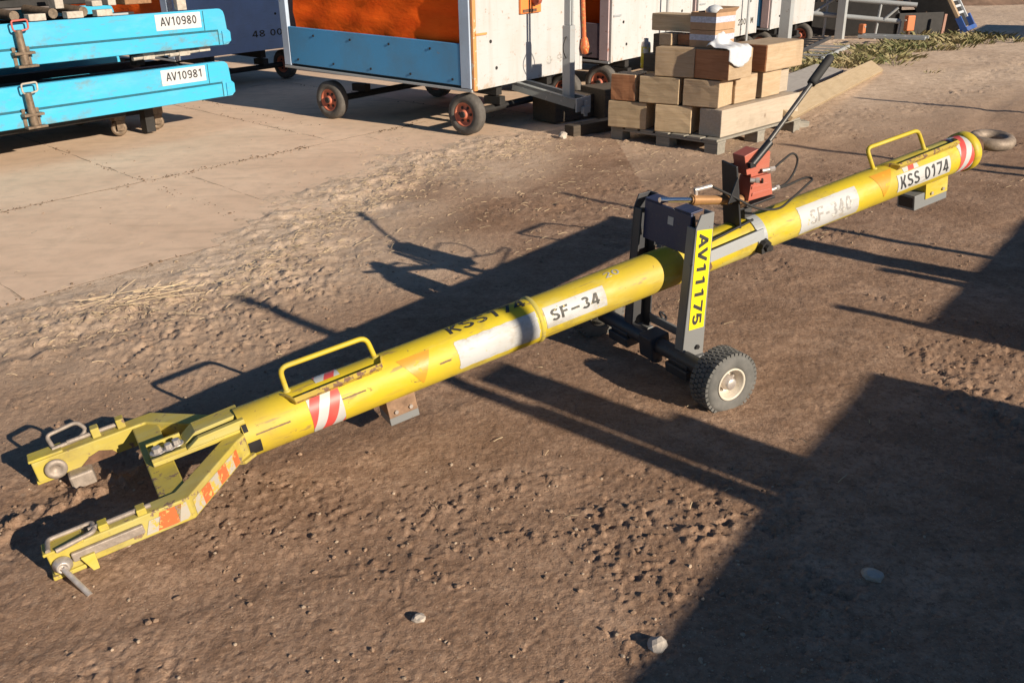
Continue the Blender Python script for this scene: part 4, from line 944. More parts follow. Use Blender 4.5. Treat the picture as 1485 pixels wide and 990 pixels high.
dolly(0.32, "lower light blue dolly resting on castors, white label AV10981, grey wire loop on its lock", "AV10981", PALE, ((-1.00, 0.57), (-0.57, 0.58), (-0.9, 1.5), (-3.2, 0.5)), 0.0)
dt = dolly(0.82, "upper light blue dolly of the stack, white label AV10980, red wire loop on its lock", "AV10980", REDL, ((-0.80, 0.12), (-0.42, 0.10), (-1.7, 0.8)), 0.03)
# rollers of the upper deck
for k, x in enumerate((-3.6, -3.2, -2.83, -2.42, -2.02, -1.68, -1.40)):
    mb = MB(); mb.cyl((x, 0.12, 1.215), (x + 0.02, 0.62, 1.235), 0.042, n=14); obj("roller", mb, BROWNM, dt)
    mb = MB(); mb.box((x + 0.07, 0.02, 1.17), (x + 0.22, 0.10, 1.225)); obj("roller_bracket", mb, PALE, dt, 0.003)
mb = MB(); mb.box((-0.50, 0.02, 1.172), (-0.40, 0.08, 1.36)); obj("corner_stop", mb, PALE, dt, 0.004)
mb = MB(); mb.box((-1.25, 0.03, 1.168), (-1.02, 0.06, 1.185)); obj("deck_plate", mb, GALV, dt)
# machine standing on the upper deck, only its dark foot is in the picture
mch = empty("dark_machine", "dark machine standing on the upper dolly, brown and pale fittings along its foot", "machine", (-2.82, 9.85, 1.22), DB)
mb = MB(); mb.box((-4.2, 0.66, 0.03), (-0.50, 1.85, 0.62)); obj("housing", mb, CHASSIS, mch, 0.01)
mb = MB(); mb.box((-0.90, 0.25, 0.02), (-0.62, 0.55, 0.14)); obj("brown_block", mb, plain("brown_block", (0.30, 0.16, 0.08), 0.8, 0, 0.4), mch, 0.006)
for x0, x1, z1 in ((-1.20, -1.10, 0.07), (-1.04, -0.96, 0.09), (-1.55, -1.47, 0.16)):
    mb = MB(); mb.box((x0, 0.30, 0.02), (x1, 0.42, z1)); obj("fitting", mb, PALE, mch, 0.006)
mb = MB(); mb.cyl((-2.3, 0.645, 0.12), (-1.0, 0.645, 0.17), 0.035, n=12); obj("pipe", mb, BROWNM, mch)

# ------------------------------------------------------------------ timber stack on a pallet
PO = Vector((0.96, 8.77, 0)); PA = R_(-44.5); px_ = Vector((math.cos(PA), math.sin(PA), 0)); py_ = Vector((-px_.y, px_.x, 0))
W_GREY = wood("weathered_wood", (0.46, 0.33, 0.19), (0.64, 0.48, 0.30), axis=0)
W_GREYY = wood("weathered_beam", (0.40, 0.33, 0.25), (0.50, 0.42, 0.33), axis=1)
W_TAN = wood("sawn_timber", (0.42, 0.29, 0.165), (0.52, 0.39, 0.26), axis=0)
W_TANY = wood("sawn_timber_end", (0.40, 0.28, 0.165), (0.50, 0.38, 0.255), axis=1)
W_RED = wood("reddish_timber", (0.34, 0.14, 0.06), (0.50, 0.235, 0.11), axis=0)
W_PAL = wood("old_pallet_wood", (0.20, 0.19, 0.16), (0.33, 0.30, 0.25), axis=0)
W_DARK = wood("dark_timber", (0.05, 0.038, 0.028), (0.10, 0.075, 0.05), axis=0)
pal = empty("wooden_pallet", "grey weathered wooden pallet under the stacked timber", "pallet", PO, PA)
for k, v in enumerate((0.0, 0.655, 1.31)):
    for u0, u1 in ((0.0, 0.135), (0.515, 0.66), (1.025, 1.16)):
        mb = MB(); mb.box((u0, v, 0.006), (u1, v + 0.12, 0.098)); obj("block", mb, W_PAL, pal, 0.004)
    mb = MB(); mb.box((0.0, v - 0.002, 0.0985), (1.16, v + 0.13, 0.118)); obj("stringer", mb, W_PAL, pal, 0.003)
for k in range(7):
    u = 0.0 + k * 0.1685; mb = MB(); mb.box((u, -0.004, 0.1185), (u + 0.14, 1.44, 0.139 + random.uniform(-.001, .001))); obj("deck_board", mb, W_PAL, pal, 0.003)

def timber(u0, u1, v0, v1, z0, z1, mat, label, name="timber_block", cat="timber block", rz=0.0, grp="sawn timbers stacked on the pallet", bev=0.006, end=None):
    c = PO + px_ * ((u0 + u1) / 2) + py_ * ((v0 + v1) / 2); a, b, h = (u1 - u0) / 2, (v1 - v0) / 2, (z1 - z0) / 2
    bm = bmesh.new(); bmesh.ops.create_cube(bm, size=2)
    bmesh.ops.subdivide_edges(bm, edges=bm.edges[:], cuts=3, use_grid_fill=True)
    for v in bm.verts:
        v.co = Vector((v.co.x * a, v.co.y * b, v.co.z * h)) + Vector((random.uniform(-1, 1), random.uniform(-1, 1), random.uniform(-.4, .4))) * 0.0022
    me = bpy.data.meshes.new(name); bm.to_mesh(me); bm.free(); me.materials.append(mat)
    if end:
        me.materials.append(end)
        for p in me.polygons:
            if abs(p.normal.y) > 0.8: p.material_index = 1      # sawn end grain
    o = obj(name, me, None, None, bev); o.location = c + Vector((0, 0, (z0 + z1) / 2)); o.rotation_euler = (0, 0, PA + rz)
    o["label"] = label; o["category"] = cat
    if grp: o["group"] = grp
    return o
ZA_, ZB_, ZC_ = 0.1415, 0.3825, 0.6185
timber(-0.010, 0.370, -0.05, 0.25, ZA_, 0.375, W_GREY, "pale square timber at the bottom left corner of the pallet stack", rz=R_(13))
timber(0.460, 0.800, 0.025, 0.32, ZA_, 0.376, W_GREY, "pale square timber in the middle of the stack's bottom row", rz=R_(14))
timber(0.905, 1.128, 0.085, 1.42, ZA_, 0.372, W_GREYY, "long grey beam along the sunlit right edge of the pallet, bottom row")
timber(0.025, 0.272, -0.055, 0.17, ZB_, 0.612, W_TANY, "reddish brown timber at the left end of the second row", rz=R_(9), end=W_RED)
timber(0.310, 0.690, 0.0, 0.22, ZB_, 0.610, W_GREY, "greyish timber in the middle of the second row", rz=R_(11))
timber(0.722, 1.058, 0.068, 0.355, ZB_, 0.608, W_TAN, "tan timber at the front right corner of the second row", rz=R_(9))
timber(0.70, 1.060, 0.383, 0.738, ZB_, 0.612, W_TANY, "tan timber second from the front on the sunlit side, upper right row")
timber(0.70, 1.060, 0.838, 1.16, ZB_, 0.610, W_TANY, "tan timber with a dark gap on both sides, under the biggest block")
timber(0.74, 1.02, 1.20, 1.375, ZB_, 0.590, W_GREYY, "narrow pale offcut at the far end of the second row")
timber(0.05, 0.60, 0.45, 0.95, ZB_, 0.600, W_GREY, "weathered timber hidden behind the second row, under the spray can")
timber(0.435, 0.795, 0.028, 0.32, ZC_, 0.862, W_TAN, "light tan timber at the left of the third row, under the boards", rz=R_(14))
timber(0.822, 1.162, 0.085, 0.455, ZC_, 0.860, W_TANY, "red-brown timber at the right of the third row, white cloth over its edge", end=W_RED)
timber(0.76, 1.125, 0.76, 1.42, ZC_, 0.852, W_TANY, "largest tan timber, lying on top at the far right of the stack", bev=0.014, end=W_RED)
timber(0.12, 0.40, 0.30, 0.62, 0.605, 0.760, W_DARK, "dark timber beside the yellow spray can, behind the third row")
timber(0.20, 0.42, 0.33, 0.60, 0.764, 0.935, W_DARK, "dark timber standing under the striped board end, left of the cartons")
timber(0.418, 0.545, 0.12, 0.30, 0.8655, 0.965, W_TANY, "small pale offcut standing on the third row left of the cartons")
timber(0.555, 0.700, 0.20, 0.42, 0.8655, 0.958, W_RED, "brown offcut between the small pale offcut and the cartons")
timber(0.22, 0.66, 0.27, 0.45, 0.970, 1.115, W_GREY, "pale board lying across the top of the stack left of the cartons", name="timber_board", cat="board")
# cartons
CARD = plain("cardboard", (0.42, 0.26, 0.15), 0.8, 0, 0.2, 10); TAPE = plain("printed_tape", (0.50, 0.52, 0.62), 0.4, 0, 0.3, 60)
def carton(z0, z1, open_top, label):
    o = empty("carton", label, "carton", PO + px_ * 0.715 + py_ * 0.15 + Vector((0, 0, z0)), PA, "cartons stacked on the timber")
    wd, dp, h = 0.252, 0.30, z1 - z0 - 0.002; t = 0.004
    mb = MB(); mb.box((0, 0, 0), (wd, t, h)); mb.box((0, dp - t, 0), (wd, dp, h)); mb.box((0, t, 0), (t, dp - t, h)); mb.box((wd - t, t, 0), (wd, dp - t, h)); mb.box((t, t, 0), (wd - t, dp - t, t))
    if not open_top: mb.box((t, t, h - t), (wd - t, dp - t, h - 0.0005))
    obj("carton_body", mb, CARD, o)
    mb = MB(); zz = h * 0.42; mb.box((-0.0012, -0.0012, zz), (wd + 0.0012, -0.0003, zz + h * 0.34)); mb.box((wd + 0.0003, -0.0003, zz), (wd + 0.0012, dp, zz + h * 0.34)); obj("tape_band", mb, TAPE, o)
    if open_top:
        for (x0, y0, x1, y1, dx, dy) in ((0, dp, wd, dp, 0, 0.05), (wd, 0, wd, dp, 0.03, 0)):
            mb = MB(); mb.add([(x0, y0, h), (x1, y1, h), (x1 + dx, y1 + dy, h + 0.03), (x0 + dx, y0 + dy, h + 0.03)], [(0, 1, 2, 3)]); f_ = obj("flap", mb, CARD, o); md = f_.modifiers.new("thick", 'SOLIDIFY'); md.thickness = 0.003
        mb = MB(); mb.lathe([(0.0, 0.06), (0.04, 0.08), (0.07, 0.05), (0.085, 0.0)], (0.13, 0.16, h - 0.03), (0, 0, 1), 12); obj("crumpled_bag", mb, WHITEC, o)
carton(0.8635, 1.005, False, "lower brown carton with printed tape on top of the timber stack")
carton(1.0065, 1.150, True, "upper open brown carton at the very top of the timber stack")
# white cloth draped over the edge
def cloth():
    n, k = 22, 22; mb = MB(); vs = []
    for i in range(n + 1):
        for j in range(k + 1):
            u = i / n; v = j / k
            x = 0.95 + 0.19 * u; y = 0.05 + 0.34 * v
            wob = 0.012 * math.sin(u * 9 + v * 5) + 0.010 * math.sin(v * 17 + u * 3)
            z = 0.868 + 0.012 + abs(wob) + (0.10 * math.exp(-((u - 0.1) / 0.25) ** 2) * math.exp(-((v - 0.55) / 0.35) ** 2))
            if u > 0.62:
                f = (u - 0.62) / 0.38; drop = f * (0.05 + 0.13 * (0.35 + 0.65 * math.sin(v * 3.0 + 0.3)) * (0.6 + 0.4 * v)); x = 0.95 + 0.19 * 0.62 + 0.101 + 0.010 + 0.012 * abs(math.sin(v * 13)) ; z = 0.872 - drop; 
            elif u > 0.45: x = 0.95 + 0.19 * 0.45 + (u - 0.45) / 0.17 * 0.137
            vs.append((x, y, z))
    mb.add(vs, [(i * (k + 1) + j, (i + 1) * (k + 1) + j, (i + 1) * (k + 1) + j + 1, i * (k + 1) + j + 1) for i in range(n) for j in range(k)], True)
    o = obj("white_cloth", mb, plain("white_cloth", (0.55, 0.57, 0.60), 0.85, 0, 0.1, 20), None); o.location = PO; o.rotation_euler = (0, 0, PA)
    md = o.modifiers.new("thick", 'SOLIDIFY'); md.thickness = 0.003
    o["label"] = "crumpled white cloth hanging over the red-brown timber below the cartons"; o["category"] = "cloth"
cloth()
# spray can / bottle
can = empty("spray_can", "yellow and silver spray can standing at the left of the timber stack", "spray can", PO + px_ * 0.075 + py_ * 0.36 + Vector((0, 0, 0.602 + 0.012)), 0)
can.location = PO + px_ * 0.02 + py_ * 0.47 + Vector((0, 0, 0.613))
mb = MB(); mb.lathe([(0, 0), (0, 0.045), (0.19, 0.045)], (0, 0, 0), (0, 0, 1), 24); obj("can_body", mb, paint("can_yellow", (0.70, 0.62, 0.05), under=(0.7, 0.7, 0.68), chip=0.45, rough=0.35, scale=9), can)
mb = MB(); mb.lathe([(0.19, 0.0455), (0.225, 0.040), (0.235, 0.022), (0.262, 0.022), (0.265, 0.0)], (0, 0, 0), (0, 0, 1), 24); obj("can_top", mb, BARE, can)

# long planks running from the pallet to the ground
def plank(p0, p1, wd, th, mat, label, roll=0.0):
    p0, p1 = Vector(p0), Vector(p1); d = p1 - p0; L = d.length
    mb = MB(); n = 14; vs = []
    for i in range(n + 1):
        x = L * i / n; e = random.uniform(-1, 1) * 0.003
        for y, z in ((0, 0), (wd, 0), (wd, th), (0, th)): vs.append((x, y + e, z + random.uniform(-1, 1) * 0.0015))
    mb.add(vs, [(4 * i + q, 4 * i + (q + 1) % 4, 4 * i + 4 + (q + 1) % 4, 4 * i + 4 + q) for i in range(n) for q in range(4)] + [(3, 2, 1, 0), (4 * n, 4 * n + 1, 4 * n + 2, 4 * n + 3)])
    o = obj("plank", mb, mat, None, 0.004)
    X = d.normalized(); Y = Vector((-X.y, X.x, 0)).normalized(); Z = X.cross(Y); M_ = Matrix((X, Y, Z)).transposed().to_4x4(); M_.translation = p0; o.matrix_world = M_ @ Matrix.Rotation(roll, 4, 'X')
    o["label"] = label; o["category"] = "plank"; o["group"] = "planks leaning off the pallet"
W_PLK = wood("fresh_plank", (0.42, 0.31, 0.18), (0.52, 0.41, 0.27), axis=0); W_PLG = wood("grey_plank", (0.33, 0.30, 0.27), (0.42, 0.39, 0.36), axis=0)
plank((2.62, 8.75, 0.142), (5.09, 13.05, 0.012), 0.215, 0.05, W_PLK, "long fresh yellowish plank sloping from the pallet down to the dirt road", R_(34))
plank((2.44, 9.25, 0.145), (4.55, 13.0, 0.016), 0.38, 0.05, W_PLG, "wide grey plank lying on the far side of the yellowish plank", R_(10))
mb = MB()
for i, (p, ang, sz, lb) in enumerate((((2.80, 9.12, 0.045), 20, (0.22, 0.10, 0.09), "small wooden wedge on the ground at the far foot of the pallet"),)):
    t = timber(0, sz[0], 0, sz[1], 0, sz[2], W_PAL, lb, name="wooden_wedge", cat="wedge", grp=None); t.location = p; t.rotation_euler = (0.05, 0.1, R_(ang))
# dark timbers lying under the drawbar
for p, ang, sz, lb in (((0.86, 9.12, 0.065), 38, (0.72, 0.13, 0.11), "dark square timber lying on the ground left of the pallet"), ((0.60, 9.95, 0.13), 40, (0.60, 0.35, 0.24), "dark brown block under the cart's drawbar"), ((1.15, 10.15, 0.16), 30, (0.60, 0.45, 0.30), "blackened crate in the shade left of the pallet")):
    t = timber(0, sz[0], 0, sz[1], 0, sz[2], W_DARK, lb, name="dark_timber", cat="dark timber", grp=None); t.location = p; t.rotation_euler = (0, 0, R_(ang))

# ------------------------------------------------------------------ scrap corner at the upper right
def bars(name, mat, parent, lst, r, n=10):
    for a, b in lst:
        mb = MB(); mb.cyl(a, b, r, n=n); obj(name, mb, mat, parent)
pf = empty("pipe_frame", "galvanised pipe frame standing beyond the last cart, among orange fittings", "pipe frame", (5.7, 17.8, 0))
bars("pipe", GALV, pf, [((0.2, 0.0, 0.72), (1.55, -0.43, 0.60)), ((-0.15, 0.10, 0.46), (1.32, -0.36, 0.325))], 0.042)
bars("brace_pipe", GALV, pf, [((1.25, -0.36, 0.56), (1.05, -0.30, 0.36)), ((0.95, -0.2, 0.0), (0.98, -0.25, 0.62)), ((0.10, 0.05, 0.0), (0.12, 0.05, 0.70)), ((-0.1, 0.1, 0.46), (0.25, 0.0, 0.72)), ((1.30, -0.36, 0.0), (1.32, -0.36, 0.33))], 0.024)
ORF = paint("orange_fitting", (0.62, 0.17, 0.05), under=(0.25, 0.1, 0.05), chip=0.36, dirtamt=0.5)
for i, (p, sz, lb) in enumerate((((7.15, 17.35, 0.30), (0.16, 0.10, 0.26), "larger orange fitting at the right end of the pipe frame"), ((6.02, 17.70, 0.24), (0.12, 0.10, 0.14), "orange fitting low by the grey post at the left of the pipe frame"), ((6.42, 17.62, 0.20), (0.10, 0.10, 0.16), "small orange fitting under the middle of the pipe frame"))):
    o = empty("orange_fitting", lb, "fitting", p, 0.3 + i, "orange fittings on the pipe frame"); a, b, h = sz
    mb = MB(); mb.box((-a / 2, -b / 2, -h / 2), (a / 2, b / 2, h / 2)); obj("body", mb, ORF, o, 0.015)
    mb = MB(); mb.cyl((0, 0, -p[2]), (0, 0, -h / 2), 0.03, n=10); obj("stem", mb, RUST, o)
    mb = MB(); mb.cyl((-a * 0.6, 0, h * 0.2), (a * 0.6, 0, h * 0.2), 0.022, n=10); obj("spindle", mb, BARE, o)
# ladder-like steel frames lying flat in front of the posts
def grate(loc, rz, L, Wd, n, label, mat, z=0.04):
    o = empty("steel_grating", label, "steel frame", loc, rz, "steel frames lying on the ground")
    for y in (0, Wd): mb = MB(); mb.box((0, y - 0.02, z), (L, y + 0.02, z + 0.05)); obj("rail", mb, mat, o, 0.003)
    for k in range(n):
        x = 0.05 + (L - 0.1) * k / (n - 1); mb = MB(); mb.box((x - 0.012, 0.0205, z + 0.008), (x + 0.012, Wd - 0.0205, z + 0.035)); obj("rung", mb, mat, o)
grate((4.35, 14.35, 0.10), R_(62), 2.4, 0.75, 7, "dark steel frame lying flat at the foot of the last white cart panel", DKSTEEL)
grate((4.62, 14.15, 0.02), R_(60), 1.9, 0.55, 5, "grey steel frame lying flat beside the channel post near the grass", GALV)
grate((6.10, 16.90, 0.05), R_(-34), 1.1, 0.3, 4, "pale rods lying in the dirt right of the last post", GALV, 0.06)
# dark inclined conveyor with a blue foot
ce = empty("inclined_conveyor", "dark inclined conveyor with plank edge and white rungs resting on a blue foot", "conveyor", (8.42, 18.05, 0.02))
Dv = Vector((-0.50, 0.16, 0.86)).normalized(); Wv = Vector((0.55, 0.80, 0)).normalized(); Nv = Dv.cross(Wv).normalized()
if Nv.z < 0: Nv = -Nv
O = Vector((0, 0, 0.08))
def C(d, w_, n_): return O + Dv * d + Wv * w_ + Nv * n_
def cbox(mb, d0, d1, w0, w1, n0, n1): mb.hexa([C(d0, w0, n0), C(d1, w0, n0), C(d1, w1, n0), C(d0, w1, n0), C(d0, w0, n1), C(d1, w0, n1), C(d1, w1, n1), C(d0, w1, n1)])
mb = MB(); cbox(mb, 0.05, 3.2, 0.0, 0.9, -0.55, 0.0); obj("housing", mb, CHASSIS, ce, 0.01)
mb = MB(); cbox(mb, 0.22, 3.2, 0.0, 0.14, 0.002, 0.06); obj("edge_plank", mb, W_TAN, ce, 0.004)
for k in range(12):
    mb = MB(); d = 0.30 + k * 0.13; cbox(mb, d, d + 0.045, 0.16, 0.78, 0.003, 0.03); obj("rung", mb, WHITEC, ce)
mb = MB(); cbox(mb, 0.2, 3.2, 0.80, 0.86, 0.002, 0.05); obj("rung_rail", mb, WHITEC, ce, 0.003)
BLU = paint("deep_blue_paint", (0.03, 0.10, 0.35), chip=0.3, dirtamt=0.3)
mb = MB(); cbox(mb, -0.06, 0.02, 0.0, 0.95, -0.12, 0.10); cbox(mb, 0.02, 0.25, 0.0, 0.05, -0.02, 0.09); cbox(mb, 0.02, 0.25, 0.88, 0.95, -0.02, 0.09); obj("blue_foot", mb, BLU, ce, 0.006)
# dark scrap heaped under and behind the frame
scr = (((5.2, 18.9, 0), (1.3, 0.8, 0.5), 20, "dark scrap box behind the pipe frame, left one"), ((6.6, 18.7, 0), (1.5, 0.9, 0.62), -15, "dark scrap box behind the pipe frame, middle one"), ((7.6, 18.5, 0), (0.9, 0.8, 0.42), 10, "dark scrap box beside the dark conveyor"))
for p, sz, a, lb in scr:
    o = empty("scrap_box", lb, "scrap box", p, R_(a), "dark scrap boxes behind the pipe frame")
    mb = MB(); X_, Y_, Z_ = sz; t = 0.03
    mb.box((-X_ / 2, -Y_ / 2, 0), (X_ / 2, Y_ / 2, t)); mb.box((-X_ / 2, -Y_ / 2, t), (X_ / 2, -Y_ / 2 + t, Z_)); mb.box((-X_ / 2, Y_ / 2 - t, t), (X_ / 2, Y_ / 2, Z_)); mb.box((-X_ / 2, -Y_ / 2 + t, t), (-X_ / 2 + t, Y_ / 2 - t, Z_)); mb.box((X_ / 2 - t, -Y_ / 2 + t, t), (X_ / 2, Y_ / 2 - t, Z_)); obj("walls", mb, CHASSIS, o, 0.006)
    for k in range(4):
        mb = MB(); a_ = Vector((random.uniform(-.4, .4) * X_, random.uniform(-.3, .3) * Y_, 0.05)); mb.bar(a_, a_ + Vector((random.uniform(-.5, .5), random.uniform(-.4, .4), Z_ + random.uniform(.0, .3))), 0.05, 0.03); obj("scrap_bar", mb, random.choice([RUST, DKSTEEL, W_GREY]), o)
st = empty("wooden_stake", "thin pinkish stake upright in the grass in front of the dark conveyor", "stake", (8.02, 17.95, 0))
mb = MB(); mb.hexa([(-.025, -.02, -.05), (.025, -.02, -.05), (.025, .02, -.05), (-.025, .02, -.05), (.0, -.02, .40), (.045, -.02, .40), (.045, .02, .40), (.0, .02, .40)]); obj("shaft", mb, wood("stake_wood", (0.42, 0.22, 0.16), (0.55, 0.32, 0.24), axis=2), st, 0.003)
# ploughed bank far off
def bank():
    nx, ny = 160, 60; xs = np.linspace(10.5, 26, nx); ys = np.linspace(24.5, 33, ny); X, Y = np.meshgrid(xs, ys)
    k = np.clip((Y - 25.2 - (X - 12) * 0.05) / 2.2, 0, 1); Z = k * k * (3 - 2 * k) * 0.9 * np.clip((33 - Y) / 3, 0, 1) * np.clip((X - 10.6) / 2.0, 0, 1)
    Z = Z + np.clip(k, 0, 1) * (fbm(X, Y, 1.6, 4, 7, 0.6) - 0.4) * 0.5 - 0.1
    mb = MB(); mb.add(np.stack([X, Y, Z], -1).reshape(-1, 3).tolist(), [(j * nx + i, j * nx + i + 1, (j + 1) * nx + i + 1, (j + 1) * nx + i) for j in range(ny - 1) for i in range(nx - 1)], True)
    obj("earth_bank", mb, plain("bank_soil", (0.20, 0.125, 0.085), 0.95, 0, 0.5, 3, 0.6), None, kind="structure")
bank()

# grass, straw and gravel
def scatter_grass():
    mb = MB()
    P = [(4.3, 13.5), (5.0, 14.4), (5.7, 15.2), (6.6, 16.2), (7.5, 17.0), (8.5, 17.6)]
    for c in range(230):
        t = random.random() * (len(P) - 1); i = int(t); f = t - i
        cx = P[i][0] * (1 - f) + P[i + 1][0] * f + random.gauss(0, 0.42); cy = P[i][1] * (1 - f) + P[i + 1][1] * f + random.gauss(0, 0.42)
        if vnoise(np.array([cx * 1.5]), np.array([cy * 1.5]), 5)[0] < 0.35: continue
        sz = random.uniform(0.4, 1.3)
        for k in range(int(14 + 26 * sz)):
            x = cx + random.gauss(0, 0.085) * sz; y = cy + random.gauss(0, 0.085) * sz
            h = random.uniform(0.02, 0.12) * sz; a = math.atan2(y - cy, x - cx) + random.gauss(0, 0.7); l = random.uniform(0.3, 1.8) * h; wv = random.uniform(0.002, 0.0045)
            dx, dy = math.cos(a), math.sin(a); z0 = 0.0
            mb.add([(x - dy * wv, y + dx * wv, z0), (x + dy * wv, y - dx * wv, z0), (x + dx * l * 0.4 + dy * wv * .7, y + dy * l * 0.4 - dx * wv * .7, z0 + h * 0.7), (x + dx * l, y + dy * l, z0 + h)], [(0, 1, 2), (0, 2, 3)])
    n = NT("grass"); c = n.mix(n.ramp(n.noise(2.5, 5, 0.7), [(0.38, 0.0), (0.62, 1.0)]), (0.075, 0.095, 0.022), (0.33, 0.26, 0.13))
    obj("grass", mb, n.set(c, 0.7), None, kind="stuff")
scatter_grass()
def hz(x, y): return float(soil_height(np.array([x]), np.array([y]))[0])
def scatter_straw():
    mb = MB(); pts = []
    while len(pts) < 2300:
        if random.random() < 0.62:
            t = random.random(); P = [(-2.45, 4.30), (-1.75, 4.75), (-1.42, 5.6), (-1.3, 6.6), (-0.85, 7.6), (0.2, 8.7)]
            t *= len(P) - 1; i = int(t); f = t - i; x = P[i][0] * (1 - f) + P[i + 1][0] * f + random.gauss(0.12, 0.22); y = P[i][1] * (1 - f) + P[i + 1][1] * f + random.gauss(-0.1, 0.22)
        elif random.random() < 0.85: x = random.uniform(-1.4, 2.2); y = random.uniform(5.2, 8.8)
        else: x = random.uniform(-3, 4); y = random.uniform(2.4, 9)
        pts.append((x, y))
    A = np.array(pts); Z = soil_height(A[:, 0], A[:, 1])
    for (x, y), z in zip(pts, Z):
        L = random.uniform(0.012, 0.055) * (2.2 if random.random() < 0.05 else 1); a = random.gauss(R_(20), 0.8); r = random.uniform(0.0008, 0.0019); ti = random.uniform(-0.15, 0.35)
        d = Vector((math.cos(a) * math.cos(ti), math.sin(a) * math.cos(ti), math.sin(ti))); p = Vector((x, y, max(z, -0.002) + 0.004)); m_ = p + d * L * 0.5 + Vector((0, 0, random.uniform(0, 0.008))); q = p + d * L
        s_ = Vector((-d.y, d.x, 0)) * r; u = Vector((0, 0, r * 1.4))
        mb.add([p - s_, p + s_, p + u, m_ - s_, m_ + s_, m_ + u, q - s_, q + s_, q + u], [(0, 1, 4, 3), (1, 2, 5, 4), (2, 0, 3, 5), (3, 4, 7, 6), (4, 5, 8, 7), (5, 3, 6, 8)])
    obj("straw", mb, plain("straw", (0.50, 0.38, 0.235), 0.7, 0, 0.45, 9), None, kind="stuff")
    # one sheaf of stalks on the rim of the slabs
    mb = MB()
    for k in range(26):
        p = Vector((-2.0 + random.gauss(0, .16), 4.58 + random.gauss(0, .07), 0.02 + random.random() * .02)); a = R_(12) + random.gauss(0, 0.45); L = random.uniform(0.10, 0.34)
        q = p + Vector((math.cos(a) * L, math.sin(a) * L, random.uniform(-0.005, 0.02)))
        mb.cyl(p, q, 0.0017, n=5)
    obj("straw", mb, plain("pale_straw", (0.72, 0.56, 0.36), 0.65, 0, 0.25, 9), None, kind="stuff")
scatter_straw()
def rock(mb, c, r, sq=0.65):
    bm = bmesh.new(); bmesh.ops.create_icosphere(bm, subdivisions=1 if r < 0.02 else 2, radius=1)
    ang = random.random() * 6.28; sx, sy, sz = random.uniform(.7, 1.2), random.uniform(.6, 1.0), random.uniform(.45, .75)
    ca, sa = math.cos(ang), math.sin(ang); vs = []
    for v in bm.verts:
        j = 1 + random.uniform(-.16, .16); x, y, z = v.co.x * sx * j, v.co.y * sy * j, v.co.z * sz * j
        vs.append((c[0] + r * (x * ca - y * sa), c[1] + r * (x * sa + y * ca), c[2] + r * z))
    mb.add(vs, [tuple(v.index for v in f.verts) for f in bm.faces], False); bm.free()
def pebbles(n, col, name, rmin, rmax, clump):
    mb = MB(); pts = []
    while len(pts) < n:
        y = 1.6 + 7.5 * random.random() ** 1.6; x = random.uniform(-0.62, 0.66) * (y + 0.5)
        if clump and vnoise(np.array([x * 1.6]), np.array([y * 1.6]), 37)[0] < 0.25 + 0.35 * random.random(): continue
        pts.append((x, y))
    A = np.array(pts); Z = soil_height(A[:, 0], A[:, 1]); D = edge_dist(A[:, 0], A[:, 1], APRON)
    for (x, y), z, d in zip(pts, Z, D):
        if d > 0.1 and random.random() < 0.85: continue
        r = rmin + (rmax - rmin) * random.random() ** 3.0
        rock(mb, (x, y, max(z, -0.001 if d > 0 else -1) + r * 0.12), r)
    obj("gravel", mb, plain(name, col, 0.85, 0, 0.35, 6), None, kind="stuff")
pebbles(1500, (0.42, 0.32, 0.23), "pale_gravel", 0.0015, 0.009, True)
pebbles(3600, (0.29, 0.19, 0.125), "soil_crumbs", 0.0015, 0.012, True)
def joint_dirt():
    mb = MB()
    for k in range(1500):
        if random.random() < 0.6: p = OJ + eA * random.uniform(-2.5, 5.5) + eB * (0.0 if random.random() < 0.75 else 2.0)
        else: p = OJ + eB * random.uniform(-3.9, 2.0) + eA * random.choice((-0.2, 1.8, 2.15, 3.8))
        p = p + Vector((random.gauss(0, 0.035), random.gauss(0, 0.035), 0))
        if vnoise(np.array([p.x * 2.5]), np.array([p.y * 2.5]), 77)[0] < 0.38: continue
        r = 0.002 + 0.010 * random.random() ** 2; rock(mb, (p.x, p.y, r * 0.2), r)
    obj("joint_crumbs", mb, plain("joint_crumbs", (0.17, 0.115, 0.075), 0.95, 0, 0.4, 6), None, kind="stuff")
joint_dirt()
for (x, y, r, lb) in ((-0.265, 2.02, 0.022, "small pale stone alone on the bare soil below the tow bar"), (0.36, 1.90, 0.026, "grey stone lying at the edge of the large shadow, lower middle"), (0.512, 8.81, 0.06, "flat whitish stone on the slab edge left of the pallet"), (1.02, 2.18, 0.03, "stone lying within the large shadow at lower right")):
    mb = MB(); rock(mb, (0, 0, 0), r); o = obj("stone", mb, plain("stone_grey", (0.46, 0.40, 0.34), 0.85, 0, 0.3, 20, 0.4), None); o.location = (x, y, max(hz(x, y), 0) + r * 0.3); o["label"] = lb; o["category"] = "stone"; o["group"] = "loose stones"

